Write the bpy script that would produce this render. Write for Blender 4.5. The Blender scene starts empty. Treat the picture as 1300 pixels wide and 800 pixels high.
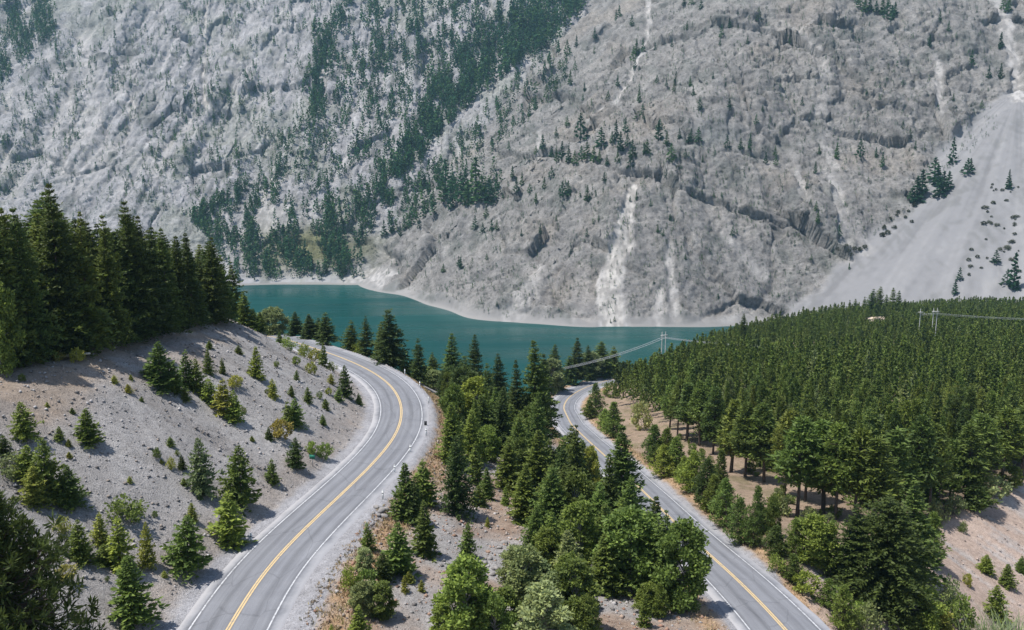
import bpy, math, random
import numpy as np
from mathutils import Vector, Matrix

random.seed(7)
RNG = np.random.default_rng(11)
SC = bpy.context.scene
COL = SC.collection
R = math.radians

# ------------------------------------------------------------------ camera
CAM_Z = 150.0                     # metres above the lake (lake level is z = 0)
PITCH = R(10.08)
FOC = 1126.0                      # focal length in pixels of the 1300 px wide photograph
cam_data = bpy.data.cameras.new('camera')
cam_data.sensor_width = 36.0
cam_data.lens = 36.0 * FOC / 1300.0
cam_data.clip_start = 0.5
cam_data.clip_end = 9000.0
cam = bpy.data.objects.new('camera', cam_data)
COL.objects.link(cam)
cam.location = (0, 0, CAM_Z)
cam.rotation_euler = (math.pi / 2 - PITCH, 0, 0)
SC.camera = cam


def ray(px, py):
    """Direction of the line of sight through a point of the survey photograph."""
    a, b = (px - 650.0) / FOC, (400.0 - py) / FOC
    c, s = math.cos(PITCH), math.sin(PITCH)
    return Vector((a, c + b * s, -s + b * c))


def at_depth(px, py, depth):
    d = ray(px, py)
    t = -depth / d.z
    return np.array((d.x * t, d.y * t, CAM_Z - depth))


def project_y(z, y):
    """Photo row of a point at height z and forward distance y."""
    c, s = math.cos(PITCH), math.sin(PITCH)
    dz = z - CAM_Z
    zc = y * c - dz * s
    yc = y * s + dz * c
    return 400.0 - FOC * yc / zc


def sstep(a, b, x):
    t = np.clip((x - a) / (b - a), 0.0, 1.0)
    return t * t * (3 - 2 * t)


# ------------------------------------------------------------------ noise
_prm = np.random.default_rng(3).permutation(256).astype(np.int32)
_grd = np.random.default_rng(4).normal(size=(256, 3)).astype(np.float32)
_grd /= np.linalg.norm(_grd, axis=1)[:, None]


def gnoise(x, y, z, seed=0):
    x = np.asarray(x, np.float32) + seed * 17.31
    y = np.asarray(y, np.float32) - seed * 9.77
    z = np.asarray(z, np.float32) + seed * 3.19
    ix, iy, iz = np.floor(x).astype(np.int32), np.floor(y).astype(np.int32), np.floor(z).astype(np.int32)
    fx, fy, fz = x - ix, y - iy, z - iz
    ux, uy, uz = (f * f * f * (f * (f * 6 - 15) + 10) for f in (fx, fy, fz))
    out = 0
    for dx in (0, 1):
        wx = ux if dx else 1 - ux
        a = _prm[(ix + dx) & 255]
        for dy in (0, 1):
            wy = uy if dy else 1 - uy
            b = _prm[(a + iy + dy) & 255]
            for dz in (0, 1):
                wz = uz if dz else 1 - uz
                g = _grd[_prm[(b + iz + dz) & 255]]
                out = out + wx * wy * wz * (g[..., 0] * (fx - dx) + g[..., 1] * (fy - dy) + g[..., 2] * (fz - dz))
    return out * 1.6


def fbm(x, y, z, octaves=4, seed=0, gain=0.5):
    a, f, s = 1.0, 1.0, 0.0
    for k in range(octaves):
        s = s + a * gnoise(x * f, y * f, z * f, seed + k * 5)
        a *= gain
        f *= 2.03
    return s


def ridged(x, y, z, octaves=4, seed=0, gain=0.5):
    a, f, s = 1.0, 1.0, 0.0
    for k in range(octaves):
        s = s + a * (1.0 - 2.0 * np.abs(gnoise(x * f, y * f, z * f, seed + k * 5)))
        a *= gain
        f *= 2.07
    return s


def facets(x, y, z, seed=0):
    """Angular blocks: each cell of a jittered lattice is a tilted plane. Returns plane offset and distance to the cell border."""
    x, y, z = (np.asarray(v, np.float32) for v in (x, y, z))
    ix, iy, iz = (np.floor(v).astype(np.int32) for v in (x, y, z))
    b1 = np.full(x.shape, 9e9, np.float32)
    b2 = np.full(x.shape, 9e9, np.float32)
    val = np.zeros(x.shape, np.float32)
    for dx in (-1, 0, 1):
        a = _prm[(ix + dx + seed * 31) & 255]
        for dy in (-1, 0, 1):
            b = _prm[(a + iy + dy) & 255]
            for dz in (-1, 0, 1):
                h = _prm[(b + iz + dz) & 255]
                j = _grd[(h + 57) & 255]
                px, py, pz = x - (ix + dx + 0.5 + 0.6 * j[..., 0]), y - (iy + dy + 0.5 + 0.6 * j[..., 1]), z - (iz + dz + 0.5 + 0.6 * j[..., 2])
                d = px * px + py * py + pz * pz
                g = _grd[h]
                near = d < b1
                b2 = np.where(near, b1, np.minimum(b2, d))
                val = np.where(near, px * g[..., 0] + py * g[..., 1] + pz * g[..., 2] + 0.35 * g[..., 2], val)
                b1 = np.where(near, d, b1)
    return val, np.sqrt(b2) - np.sqrt(b1)


# ------------------------------------------------------------------ objects
def link(o, parent=None):
    COL.objects.link(o)
    if parent is not None:
        o.parent = parent
    return o


def mesh_np(name, verts, faces, mat=None, smooth=False):
    """A mesh from numpy arrays; faces is (n,3) or (n,4)."""
    me = bpy.data.meshes.new(name)
    verts = np.ascontiguousarray(verts, np.float32)
    faces = np.ascontiguousarray(faces, np.int32)
    n, k = faces.shape
    me.vertices.add(len(verts))
    me.vertices.foreach_set('co', verts.ravel())
    me.loops.add(n * k)
    me.loops.foreach_set('vertex_index', faces.ravel())
    me.polygons.add(n)
    me.polygons.foreach_set('loop_start', np.arange(0, n * k, k, dtype=np.int32))
    try:
        me.polygons.foreach_set('loop_total', np.full(n, k, np.int32))
    except Exception:
        pass
    if smooth:
        me.polygons.foreach_set('use_smooth', np.ones(n, bool))
    me.update(calc_edges=True)
    if mat is not None:
        me.materials.append(mat)
    return me


def colour_attr(me, name, rgb):
    a = me.attributes.new(name, 'FLOAT_COLOR', 'POINT')
    c = np.ones((len(rgb), 4), np.float32)
    c[:, :3] = rgb
    a.data.foreach_set('color', c.ravel())


def float_attr(me, name, v):
    a = me.attributes.new(name, 'FLOAT', 'POINT')
    a.data.foreach_set('value', np.ascontiguousarray(v, np.float32))


def tag(o, label=None, cat=None, group=None, kind=None):
    if label:
        o['label'] = label
    if cat:
        o['category'] = cat
    if group:
        o['group'] = group
    if kind:
        o['kind'] = kind
    return o


def grid_faces(nx, ny):
    i = np.arange(nx * ny).reshape(ny, nx)
    return np.stack([i[:-1, :-1], i[:-1, 1:], i[1:, 1:], i[1:, :-1]], -1).reshape(-1, 4)


# ------------------------------------------------------------------ materials
def new_mat(name):
    m = bpy.data.materials.new(name)
    m.use_nodes = True
    nt = m.node_tree
    nt.nodes.clear()
    out = nt.nodes.new('ShaderNodeOutputMaterial')
    return m, nt, out


def N(nt, t, **kw):
    n = nt.nodes.new(t)
    for k, v in kw.items():
        if k in n.inputs.keys():
            n.inputs[k].default_value = v
        else:
            setattr(n, k, v)
    return n


def L(nt, a, b):
    nt.links.new(a, b)


def noise_node(nt, scale, detail=4.0, rough=0.6, vec=None):
    n = N(nt, 'ShaderNodeTexNoise', Scale=scale, Detail=detail, Roughness=rough)
    if vec is not None:
        L(nt, vec, n.inputs['Vector'])
    return n


def ramp(nt, fac, stops):
    r = nt.nodes.new('ShaderNodeValToRGB')
    e = r.color_ramp.elements
    while len(e) < len(stops):
        e.new(0.5)
    for k, (p, c) in enumerate(stops):
        e[k].position = p
        e[k].color = (c[0], c[1], c[2], 1) if not isinstance(c, (int, float)) else (c, c, c, 1)
    L(nt, fac, r.inputs['Fac'])
    return r


def mulcol(nt, a, b):
    m = N(nt, 'ShaderNodeMix', data_type='RGBA', blend_type='MULTIPLY')
    m.inputs[0].default_value = 1.0
    L(nt, a, m.inputs[6])
    L(nt, b, m.inputs[7])
    return m.outputs[2]


def simple_mat(name, rgb, rough=0.7, var=0.25, scale=3.0, metal=0.0, spec=0.3):
    m, nt, out = new_mat(name)
    geo = N(nt, 'ShaderNodeNewGeometry')
    nz = noise_node(nt, scale, 5, 0.65, geo.outputs['Position'])
    r = ramp(nt, nz.outputs['Fac'], [(0.25, tuple(c * (1 - var) for c in rgb)), (0.75, tuple(c * (1 + var) for c in rgb))])
    b = N(nt, 'ShaderNodeBsdfPrincipled', Roughness=rough, Metallic=metal)
    b.inputs['Specular IOR Level'].default_value = spec
    L(nt, r.outputs[0], b.inputs['Base Color'])
    L(nt, b.outputs[0], out.inputs['Surface'])
    return m


def ground_mat():
    m, nt, out = new_mat('ground_gravel_and_soil')
    geo = N(nt, 'ShaderNodeNewGeometry')
    pos = geo.outputs['Position']
    at = N(nt, 'ShaderNodeAttribute', attribute_name='tint')
    n1 = noise_node(nt, 1.1, 6, 0.7, pos)
    n2 = noise_node(nt, 7.0, 3, 0.7, pos)
    n3 = noise_node(nt, 0.12, 5, 0.6, pos)
    r1 = ramp(nt, n1.outputs['Fac'], [(0.3, 0.72), (0.55, 1.0), (0.75, 1.2)])
    r2 = ramp(nt, n2.outputs['Fac'], [(0.3, 0.6), (0.5, 1.0), (0.72, 1.38)])
    r3 = ramp(nt, n3.outputs['Fac'], [(0.3, (0.86, 0.85, 0.84)), (0.7, (1.1, 1.1, 1.1))])
    vo = N(nt, 'ShaderNodeTexVoronoi', Scale=1.6)
    L(nt, pos, vo.inputs['Vector'])
    r4 = ramp(nt, vo.outputs['Distance'], [(0.0, 0.55), (0.12, 0.8), (0.2, 1.0)])
    c = mulcol(nt, at.outputs['Color'], r1.outputs[0])
    c = mulcol(nt, c, r2.outputs[0])
    c = mulcol(nt, c, r3.outputs[0])
    c = mulcol(nt, c, r4.outputs[0])
    b = N(nt, 'ShaderNodeBsdfPrincipled', Roughness=0.95)
    b.inputs['Specular IOR Level'].default_value = 0.1
    L(nt, c, b.inputs['Base Color'])
    bump = N(nt, 'ShaderNodeBump', Strength=0.9, Distance=0.25)
    mx = N(nt, 'ShaderNodeMath', operation='ADD')
    L(nt, n1.outputs['Fac'], mx.inputs[0])
    L(nt, n2.outputs['Fac'], mx.inputs[1])
    L(nt, mx.outputs[0], bump.inputs['Height'])
    L(nt, bump.outputs[0], b.inputs['Normal'])
    L(nt, b.outputs[0], out.inputs['Surface'])
    return m


def rock_mat():
    m, nt, out = new_mat('mountain_rock')
    geo = N(nt, 'ShaderNodeNewGeometry')
    pos = geo.outputs['Position']
    at = N(nt, 'ShaderNodeAttribute', attribute_name='tint')
    rk = N(nt, 'ShaderNodeAttribute', attribute_name='rockness')
    n1 = noise_node(nt, 0.028, 8, 0.62, pos)
    n2 = noise_node(nt, 0.42, 6, 0.8, pos)
    mp = N(nt, 'ShaderNodeMapping')
    mp.inputs['Scale'].default_value = (1.0, 0.3, 0.45)
    mp.inputs['Rotation'].default_value = (0, R(14), R(-12))
    L(nt, pos, mp.inputs['Vector'])
    n3 = noise_node(nt, 0.12, 6, 0.7, mp.outputs[0])
    r1 = ramp(nt, n1.outputs['Fac'], [(0.32, (0.8, 0.8, 0.81)), (0.5, (1, 0.99, 0.97)), (0.68, (1.14, 1.12, 1.09))])
    r2 = ramp(nt, n2.outputs['Fac'], [(0.3, 0.5), (0.48, 0.98), (0.7, 1.32)])
    r3 = ramp(nt, n3.outputs['Fac'], [(0.32, 0.72), (0.52, 1.0), (0.7, 1.26)])
    c = mulcol(nt, r1.outputs[0], r2.outputs[0])
    c = mulcol(nt, c, r3.outputs[0])
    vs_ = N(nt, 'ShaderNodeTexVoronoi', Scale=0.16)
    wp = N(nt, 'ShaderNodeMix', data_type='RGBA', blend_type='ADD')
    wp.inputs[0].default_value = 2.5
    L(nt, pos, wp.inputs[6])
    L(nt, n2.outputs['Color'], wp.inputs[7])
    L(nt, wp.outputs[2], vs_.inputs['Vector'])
    sp_ = ramp(nt, vs_.outputs['Distance'], [(0.0, (0.36, 0.40, 0.35)), (0.17, (0.45, 0.48, 0.44)), (0.27, (1, 1, 1))])  # dark dots painted into the rock colour for low scrub and small shadows
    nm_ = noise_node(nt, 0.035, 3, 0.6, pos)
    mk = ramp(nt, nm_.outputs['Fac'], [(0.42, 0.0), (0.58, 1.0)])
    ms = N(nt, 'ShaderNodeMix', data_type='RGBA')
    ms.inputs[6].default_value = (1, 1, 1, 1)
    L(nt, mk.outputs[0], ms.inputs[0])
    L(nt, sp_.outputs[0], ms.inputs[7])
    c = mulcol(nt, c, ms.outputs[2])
    mix = N(nt, 'ShaderNodeMix', data_type='RGBA')
    mix.inputs[6].default_value = (1, 1, 1, 1)
    L(nt, rk.outputs['Fac'], mix.inputs[0])
    L(nt, c, mix.inputs[7])
    c = mulcol(nt, at.outputs['Color'], mix.outputs[2])
    b = N(nt, 'ShaderNodeBsdfPrincipled', Roughness=0.95)
    b.inputs['Specular IOR Level'].default_value = 0.08
    L(nt, c, b.inputs['Base Color'])
    bump = N(nt, 'ShaderNodeBump', Distance=2.2)
    mm = N(nt, 'ShaderNodeMath', operation='MULTIPLY')
    mm.inputs[1].default_value = 0.9
    L(nt, rk.outputs['Fac'], mm.inputs[0])
    L(nt, mm.outputs[0], bump.inputs['Strength'])
    ad = N(nt, 'ShaderNodeMath', operation='ADD')
    L(nt, n2.outputs['Fac'], ad.inputs[0])
    L(nt, n3.outputs['Fac'], ad.inputs[1])
    L(nt, ad.outputs[0], bump.inputs['Height'])
    L(nt, bump.outputs[0], b.inputs['Normal'])
    L(nt, b.outputs[0], out.inputs['Surface'])
    return m


def asphalt_mat():
    m, nt, out = new_mat('aged_asphalt')
    geo = N(nt, 'ShaderNodeNewGeometry')
    pos = geo.outputs['Position']
    uv = N(nt, 'ShaderNodeAttribute', attribute_name='lane')      # x: metres across, y: metres along
    sep = N(nt, 'ShaderNodeSeparateXYZ')
    L(nt, uv.outputs['Vector'], sep.inputs[0])
    mp = N(nt, 'ShaderNodeMapping')
    mp.inputs['Scale'].default_value = (1.3, 0.035, 1)
    L(nt, uv.outputs['Vector'], mp.inputs['Vector'])
    st = noise_node(nt, 1.6, 4, 0.6, mp.outputs[0])
    n2 = noise_node(nt, 14.0, 3, 0.7, pos)
    n3 = noise_node(nt, 0.25, 5, 0.65, pos)
    # wheel paths: worn smooth and pale, oil-dark between them
    cs = N(nt, 'ShaderNodeMath', operation='COSINE')
    mu = N(nt, 'ShaderNodeMath', operation='MULTIPLY')
    mu.inputs[1].default_value = 2 * math.pi / 1.75
    L(nt, sep.outputs[0], mu.inputs[0])
    L(nt, mu.outputs[0], cs.inputs[0])
    rw = ramp(nt, cs.outputs[0], [(0.0, 1.08), (1.0, 0.84)])
    rs = ramp(nt, st.outputs['Fac'], [(0.3, 0.82), (0.7, 1.15)])
    r2 = ramp(nt, n2.outputs['Fac'], [(0.3, 0.88), (0.7, 1.1)])
    r3 = ramp(nt, n3.outputs['Fac'], [(0.3, (0.150, 0.153, 0.167)), (0.7, (0.178, 0.181, 0.194))])
    c = mulcol(nt, r3.outputs[0], rs.outputs[0])
    c = mulcol(nt, c, r2.outputs[0])
    c = mulcol(nt, c, rw.outputs[0])
    mpc = N(nt, 'ShaderNodeMapping')
    mpc.inputs['Scale'].default_value = (0.30, 0.11, 1)
    L(nt, uv.outputs['Vector'], mpc.inputs['Vector'])
    wv_ = N(nt, 'ShaderNodeMix', data_type='RGBA', blend_type='ADD')
    wv_.inputs[0].default_value = 0.18
    L(nt, mpc.outputs[0], wv_.inputs[6])
    L(nt, n3.outputs['Color'], wv_.inputs[7])
    vc = N(nt, 'ShaderNodeTexVoronoi', feature='DISTANCE_TO_EDGE', Scale=1.0)
    L(nt, wv_.outputs[2], vc.inputs['Vector'])
    rc = ramp(nt, vc.outputs['Distance'], [(0.0, 0.80), (0.010, 0.9), (0.02, 1.0)])
    c = mulcol(nt, c, rc.outputs[0])
    # gravel washed over the outer edges
    ab = N(nt, 'ShaderNodeMath', operation='ABSOLUTE')
    L(nt, sep.outputs[0], ab.inputs[0])
    wob = N(nt, 'ShaderNodeMath', operation='MULTIPLY_ADD')
    wob.inputs[1].default_value = 1.6
    L(nt, n3.outputs['Fac'], wob.inputs[0])
    L(nt, ab.outputs[0], wob.inputs[2])
    edge = ramp(nt, wob.outputs[0], [(0.0, 0.0), (1.0, 1.0)])
    mr = N(nt, 'ShaderNodeMapRange')
    mr.inputs['From Min'].default_value = 4.5
    mr.inputs['From Max'].default_value = 5.3
    L(nt, wob.outputs[0], mr.inputs['Value'])
    nt.nodes.remove(edge)
    mix = N(nt, 'ShaderNodeMix', data_type='RGBA')
    mix.inputs[7].default_value = (0.32, 0.315, 0.325, 1)
    L(nt, mr.outputs[0], mix.inputs[0])
    L(nt, c, mix.inputs[6])
    b = N(nt, 'ShaderNodeBsdfPrincipled', Roughness=0.85)
    b.inputs['Specular IOR Level'].default_value = 0.25
    L(nt, mix.outputs[2], b.inputs['Base Color'])
    L(nt, b.outputs[0], out.inputs['Surface'])
    return m


def paint_mat(name, rgb, under=(0.2, 0.2, 0.21), wear=0.45):
    m, nt, out = new_mat(name)
    geo = N(nt, 'ShaderNodeNewGeometry')
    n1 = noise_node(nt, 2.2, 6, 0.75, geo.outputs['Position'])
    r = ramp(nt, n1.outputs['Fac'], [(wear - 0.12, under), (wear + 0.06, rgb)])
    b = N(nt, 'ShaderNodeBsdfPrincipled', Roughness=0.6)
    L(nt, r.outputs[0], b.inputs['Base Color'])
    L(nt, b.outputs[0], out.inputs['Surface'])
    return m


def water_mat():
    m, nt, out = new_mat('glacial_lake_water')
    geo = N(nt, 'ShaderNodeNewGeometry')
    mp = N(nt, 'ShaderNodeMapping')
    mp.inputs['Scale'].default_value = (0.5, 1.0, 1.0)
    L(nt, geo.outputs['Position'], mp.inputs['Vector'])
    n1 = noise_node(nt, 0.35, 6, 0.7, mp.outputs[0])
    n2 = noise_node(nt, 0.008, 4, 0.6, geo.outputs['Position'])
    r = ramp(nt, n2.outputs['Fac'], [(0.3, (0.001, 0.040, 0.038)), (0.7, (0.003, 0.054, 0.049))])
    b = N(nt, 'ShaderNodeBsdfPrincipled', Roughness=0.3, IOR=1.33)
    b.inputs['Specular IOR Level'].default_value = 0.16
    L(nt, r.outputs[0], b.inputs['Base Color'])
    mp2 = N(nt, 'ShaderNodeMapping')
    mp2.inputs['Scale'].default_value = (0.004, 0.022, 1.0)
    mp2.inputs['Rotation'].default_value = (0, 0, R(7))
    L(nt, geo.outputs['Position'], mp2.inputs['Vector'])
    n3 = noise_node(nt, 1.0, 5, 0.6, mp2.outputs[0])
    rr = ramp(nt, n3.outputs['Fac'], [(0.35, 0.16), (0.65, 0.42)])
    L(nt, rr.outputs[0], b.inputs['Roughness'])
    bump = N(nt, 'ShaderNodeBump', Strength=0.3, Distance=0.4)
    L(nt, n1.outputs['Fac'], bump.inputs['Height'])
    L(nt, bump.outputs[0], b.inputs['Normal'])
    L(nt, b.outputs[0], out.inputs['Surface'])
    return m


def leaf_mat(name, use_attr=False, trans=0.38):
    """Foliage: own colour per tree (object colour or attribute), small variation per spray."""
    m, nt, out = new_mat(name)
    if use_attr:
        src = N(nt, 'ShaderNodeAttribute', attribute_name='tint').outputs['Color']
    else:
        src = N(nt, 'ShaderNodeObjectInfo').outputs['Color']
    geo = N(nt, 'ShaderNodeNewGeometry')
    r = ramp(nt, geo.outputs['Random Per Island'], [(0.0, (0.62, 0.66, 0.68)), (0.55, (1, 1, 1)), (1.0, (1.5, 1.42, 1.2))])
    c = mulcol(nt, src, r.outputs[0])
    b = N(nt, 'ShaderNodeBsdfPrincipled', Roughness=0.62)
    b.inputs['Specular IOR Level'].default_value = 0.3
    L(nt, c, b.inputs['Base Color'])
    t = N(nt, 'ShaderNodeBsdfTranslucent')
    L(nt, c, t.inputs['Color'])
    mx = N(nt, 'ShaderNodeMixShader')
    mx.inputs[0].default_value = trans
    L(nt, b.outputs[0], mx.inputs[1])
    L(nt, t.outputs[0], mx.inputs[2])
    L(nt, mx.outputs[0], out.inputs['Surface'])
    return m


def attr_mat(name, rough=0.9):
    m, nt, out = new_mat(name)
    at = N(nt, 'ShaderNodeAttribute', attribute_name='tint')
    b = N(nt, 'ShaderNodeBsdfPrincipled', Roughness=rough)
    b.inputs['Specular IOR Level'].default_value = 0.15
    L(nt, at.outputs['Color'], b.inputs['Base Color'])
    L(nt, b.outputs[0], out.inputs['Surface'])
    return m


M_GROUND = ground_mat()
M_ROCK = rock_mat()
M_ASPHALT = asphalt_mat()
M_WHITE = paint_mat('worn_white_road_paint', (0.47, 0.47, 0.48), wear=0.48)
M_YELLOW = paint_mat('yellow_road_paint', (0.52, 0.38, 0.19), wear=0.42)
M_WATER = water_mat()
M_LEAF = leaf_mat('foliage')
M_LEAFSTUFF = leaf_mat('forest_foliage', True)
M_BARK = simple_mat('bark', (0.085, 0.066, 0.052), 0.95, 0.4, 4.0)
M_PALEBARK = simple_mat('pale_bark', (0.26, 0.24, 0.21), 0.9, 0.4, 4.0)
M_STONE = attr_mat('loose_stone')
M_DRYGRASS = attr_mat('dry_grass_blades')

# ------------------------------------------------------------------ roads
def spline(pts, step=1.0, smooth=4.0):
    pts = np.array(pts, float)
    d = np.r_[0, np.cumsum(np.linalg.norm(np.diff(pts, axis=0), axis=1))]
    s = np.arange(0, d[-1], step)
    q = np.stack([np.interp(s, d, pts[:, k]) for k in range(3)], 1)
    w = int(smooth * 3)
    k = np.exp(-0.5 * (np.arange(-w, w + 1) / smooth) ** 2)
    k /= k.sum()
    pad = np.vstack([2 * q[0] - q[w:0:-1], q, 2 * q[-1] - q[-2:-w - 2:-1]])
    return np.stack([np.convolve(pad[:, i], k, 'valid') for i in range(3)], 1)


U_PIX = [(291, 798, 42), (307, 768, 42), (323, 742, 42), (346, 713, 42), (370, 688, 42.1), (403, 656, 42.2), (440, 622, 42.4),
         (475, 588, 42.7), (500, 558, 43), (510, 535, 43.3), (510, 512, 43.6), (499, 492, 44), (481, 477, 44.4), (455, 463, 44.8), (425, 451, 45.3),
         (395, 441, 46)]
L_PIX = [(995, 797), (975, 775), (932, 732), (892, 697), (860, 667), (825, 632), (785, 594), (747, 560), (725, 539), (715, 518), (719, 508), (728, 500), (741, 493), (757, 487), (778, 481)]


def l_depth(px, py):
    d = ray(px, py)
    t = d.y / -d.z                      # forward metres per metre of depth
    dep = (47 - 0.176 * 83) / (1 - 0.176 * t)
    if dep > 84:
        dep = (84 - 0.12 * 293) / (1 - 0.12 * t)
    return dep


up = [at_depth(*p) for p in U_PIX]
d0 = up[0] - up[2]
d0 /= np.linalg.norm(d0)
d0 = np.array((0.0, -1.0, 0.0)) * 0.9 + d0 * 0.1
up = [up[0] + d0 * k for k in (75, 50, 25)] + up
tl = up[-1] - up[-3]
tl /= np.linalg.norm(tl)
up += [up[-1] + np.array((tl[0] * 20, tl[1] * 18, -0.8)), up[-1] + np.array((tl[0] * 45, tl[1] * 34, -2)), up[-1] + np.array((-85, 30, -4)), up[-1] + np.array((-150, 36, -8))]
lo = [at_depth(px, py, l_depth(px, py)) for px, py in L_PIX]
d1 = lo[0] - lo[3]
d1 /= np.linalg.norm(d1)
d1[2] = 0.10
lo = [lo[0] + d1 * k for k in (70, 45, 20)] + lo
e = lo[-1]
lo += [e + np.array((22, 8, -2)), e + np.array((50, 14, -5)), e + np.array((95, 12, -9))]
ROAD_U = spline(up, 1.0, 5.0)
ROAD_L = spline(lo, 1.0, 5.0)


def tangents(c):
    t = np.gradient(c[:, :2], axis=0)
    return t / np.linalg.norm(t, axis=1)[:, None]


def road_near(c, x, y):
    """Per point: distance, side (+ right of travel away from the camera), height of the nearest centre point, arc index."""
    t = tangents(c)
    n = len(x)
    dist, side, zz, idx = np.empty(n), np.empty(n), np.empty(n), np.empty(n, int)
    cc = c[::2]
    for a in range(0, n, 40000):
        b = min(n, a + 40000)
        dx = x[a:b, None] - cc[None, :, 0]
        dy = y[a:b, None] - cc[None, :, 1]
        d2 = dx * dx + dy * dy
        k = np.argmin(d2, 1)
        r = np.arange(b - a)
        tk = t[::2][k]
        along = dx[r, k] * tk[:, 0] + dy[r, k] * tk[:, 1]
        dist[a:b] = np.sqrt(d2[r, k])
        side[a:b] = np.sign(dx[r, k] * tk[:, 1] - dy[r, k] * tk[:, 0])
        g = np.gradient(cc[:, 2]) / 2.0
        zz[a:b] = cc[k, 2] + np.clip(along, -1.5, 1.5) * g[k]
        idx[a:b] = k * 2
    return dist, side, zz, idx


def ground_height(x, y):
    x = np.asarray(x, float).ravel()
    y = np.asarray(y, float).ravel()
    du, su, zu, iu = road_near(ROAD_U, x, y)
    dl, sl, zl, il = road_near(ROAD_L, x, y)
    plane = CAM_Z - (60 + 0.119 * (y - 144)) + 0.0 * np.clip(x - 150, 0, 400)
    # cut slope and forested ledge left of the upper road
    t = np.clip(du - 6.3, 0, None)
    face = 0.64 * t
    ledge = 16.0 + 0.10 * (t - 25)
    hill = zu + np.where(face < ledge, face, ledge)
    k = 3.0
    hh = np.clip(0.5 + 0.5 * (ledge - face) / k, 0, 1)
    hill = zu + ledge * (1 - hh) + face * hh - k * hh * (1 - hh)
    hill = np.minimum(hill, zu + 24)
    hill = np.where(t <= 0, zu, np.maximum(hill, zu))
    # between the roads
    shoulder = 5.6 + 1.7 * sstep(118, 84, y)
    a = np.clip(du - shoulder, 0, None)
    b = np.clip(dl - 5.8, 0, None)
    f = a / (a + b + 1e-6)
    f = f ** 0.78
    mid = zu * (1 - f) + zl * f
    # right of the lower road
    w = sstep(5.5, 55, dl)
    right = zl * (1 - w) + plane * w
    far_r = sstep(25, 75, x) * sstep(300, 330, y)
    mid = mid * (1 - far_r) + right * far_r
    sl = np.where((far_r > 0.5) & (su > 0), 1, sl)
    h = np.where(su < 0, hill, np.where(sl < 0, mid, right))
    # fall to the lake
    yl = 228 + 1.9 * np.clip(x, 0, 145) + 1.15 * np.clip(x - 145, 0, None)
    q = y - yl
    e = 0.46 * np.where(q > 0, q * q / (q + 25), 0)
    keep = sstep(6, 26, np.minimum(du, dl))
    h = np.where(su < 0, h, h - e * keep)
    # clay bank and pit on the right
    q = ((x - 68) - (y - 136) * 1.06) / 1.457
    pit = np.clip(q, 0, None)
    pit = pit * (sl > 0) * sstep(240, 185, y)
    h = h - np.minimum(0.52 * pit, 24)
    h = np.maximum(h, -28)
    n = gnoise(x / 19, y / 19, x * 0, 1) * 0.9 + gnoise(x / 6, y / 6, x * 0, 2) * 0.35 + gnoise(x / 2.1, y / 2.1, x * 0, 3) * 0.16
    near = sstep(5.0, 9.0, np.minimum(du, dl))
    h = h + n * near
    # bed of the roads, under the asphalt
    bed = np.where(du < dl, zu, zl) - 0.16
    rd = np.minimum(du, dl)
    wr = 1 - sstep(4.75, 5.6, rd)
    h = h * (1 - wr) + bed * wr
    return h, du, su, dl, sl, iu, il, pit


def axis(segs):
    out = [segs[0][0]]
    for a, b, s0, s1 in segs:
        x = a
        n = max(2, int((b - a) / ((s0 + s1) / 2)))
        w = np.linspace(s0, s1, n)
        w *= (b - a) / w.sum()
        out += list(a + np.cumsum(w))
    return np.array(out)


gx = axis([(-2600, -400, 250, 15), (-400, -110, 12, 1.6), (-110, -60, 1.4, 0.75), (-60, 70, 0.72, 0.72), (70, 115, 0.75, 1.2), (115, 560, 1.4, 8), (560, 2600, 15, 250)])
gy = axis([(-900, 10, 120, 4), (10, 55, 3, 0.8), (55, 175, 0.72, 0.72), (175, 260, 0.75, 1.3), (260, 420, 1.5, 3), (420, 950, 4, 10), (950, 3200, 20, 300)])
GX, GY = np.meshgrid(gx, gy)
gh, gdu, gsu, gdl, gsl, giu, gil, gpit = ground_height(GX, GY)
fx, fy = GX.ravel(), GY.ravel()

# what lies on the ground: gravel, clay, forest soil, dry grass
def lerp(c, d, w):
    return c * (1 - w[:, None]) + np.array(d)[None, :] * w[:, None]


gn1 = fbm(fx / 9, fy / 9, fx * 0, 4, 21)
gn2 = fbm(fx / 2.6, fy / 2.6, fx * 0, 3, 31)
gn3 = fbm(fx / 25, fy / 25, fx * 0, 3, 41)
tint = np.tile(np.array((0.325, 0.309, 0.300)), (len(fx), 1))           # grey talus
left = gsu < 0
up_h = np.where(left, gh - ROAD_U[np.clip(giu, 0, len(ROAD_U) - 1), 2], 0)
tint = lerp(tint, (0.32, 0.255, 0.20), np.where(left, sstep(12.5, 16.5, up_h + gn1 * 2.5), 0))     # brown earth on the ledge
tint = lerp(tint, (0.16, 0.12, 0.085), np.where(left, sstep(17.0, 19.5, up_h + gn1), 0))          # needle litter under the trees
mid_ = (~left) & (gsl < 0)
tint = lerp(tint, (0.315, 0.235, 0.18), np.where(mid_, sstep(-0.5, 0.3, gn1 + gn3 * 0.8) * 0.9, 0))
tint = lerp(tint, (0.23, 0.155, 0.115), np.where(mid_, sstep(0.25, 0.7, gn2 * 0.6 + gn1 * 0.7) * 0.7, 0))
rt = (~left) & (gsl > 0)
tint = lerp(tint, (0.30, 0.225, 0.165), np.where(rt, 1.0, 0.0))
tint = lerp(tint, (0.15, 0.135, 0.07), np.where(rt, sstep(0.1, 0.6, gn1 + 0.5 * gn2) * 0.6, 0))
tint = lerp(tint, (0.14, 0.11, 0.08), np.where(rt, sstep(28, 50, gdl) * (gpit <= 0.0) * 0.75, 0))
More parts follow.
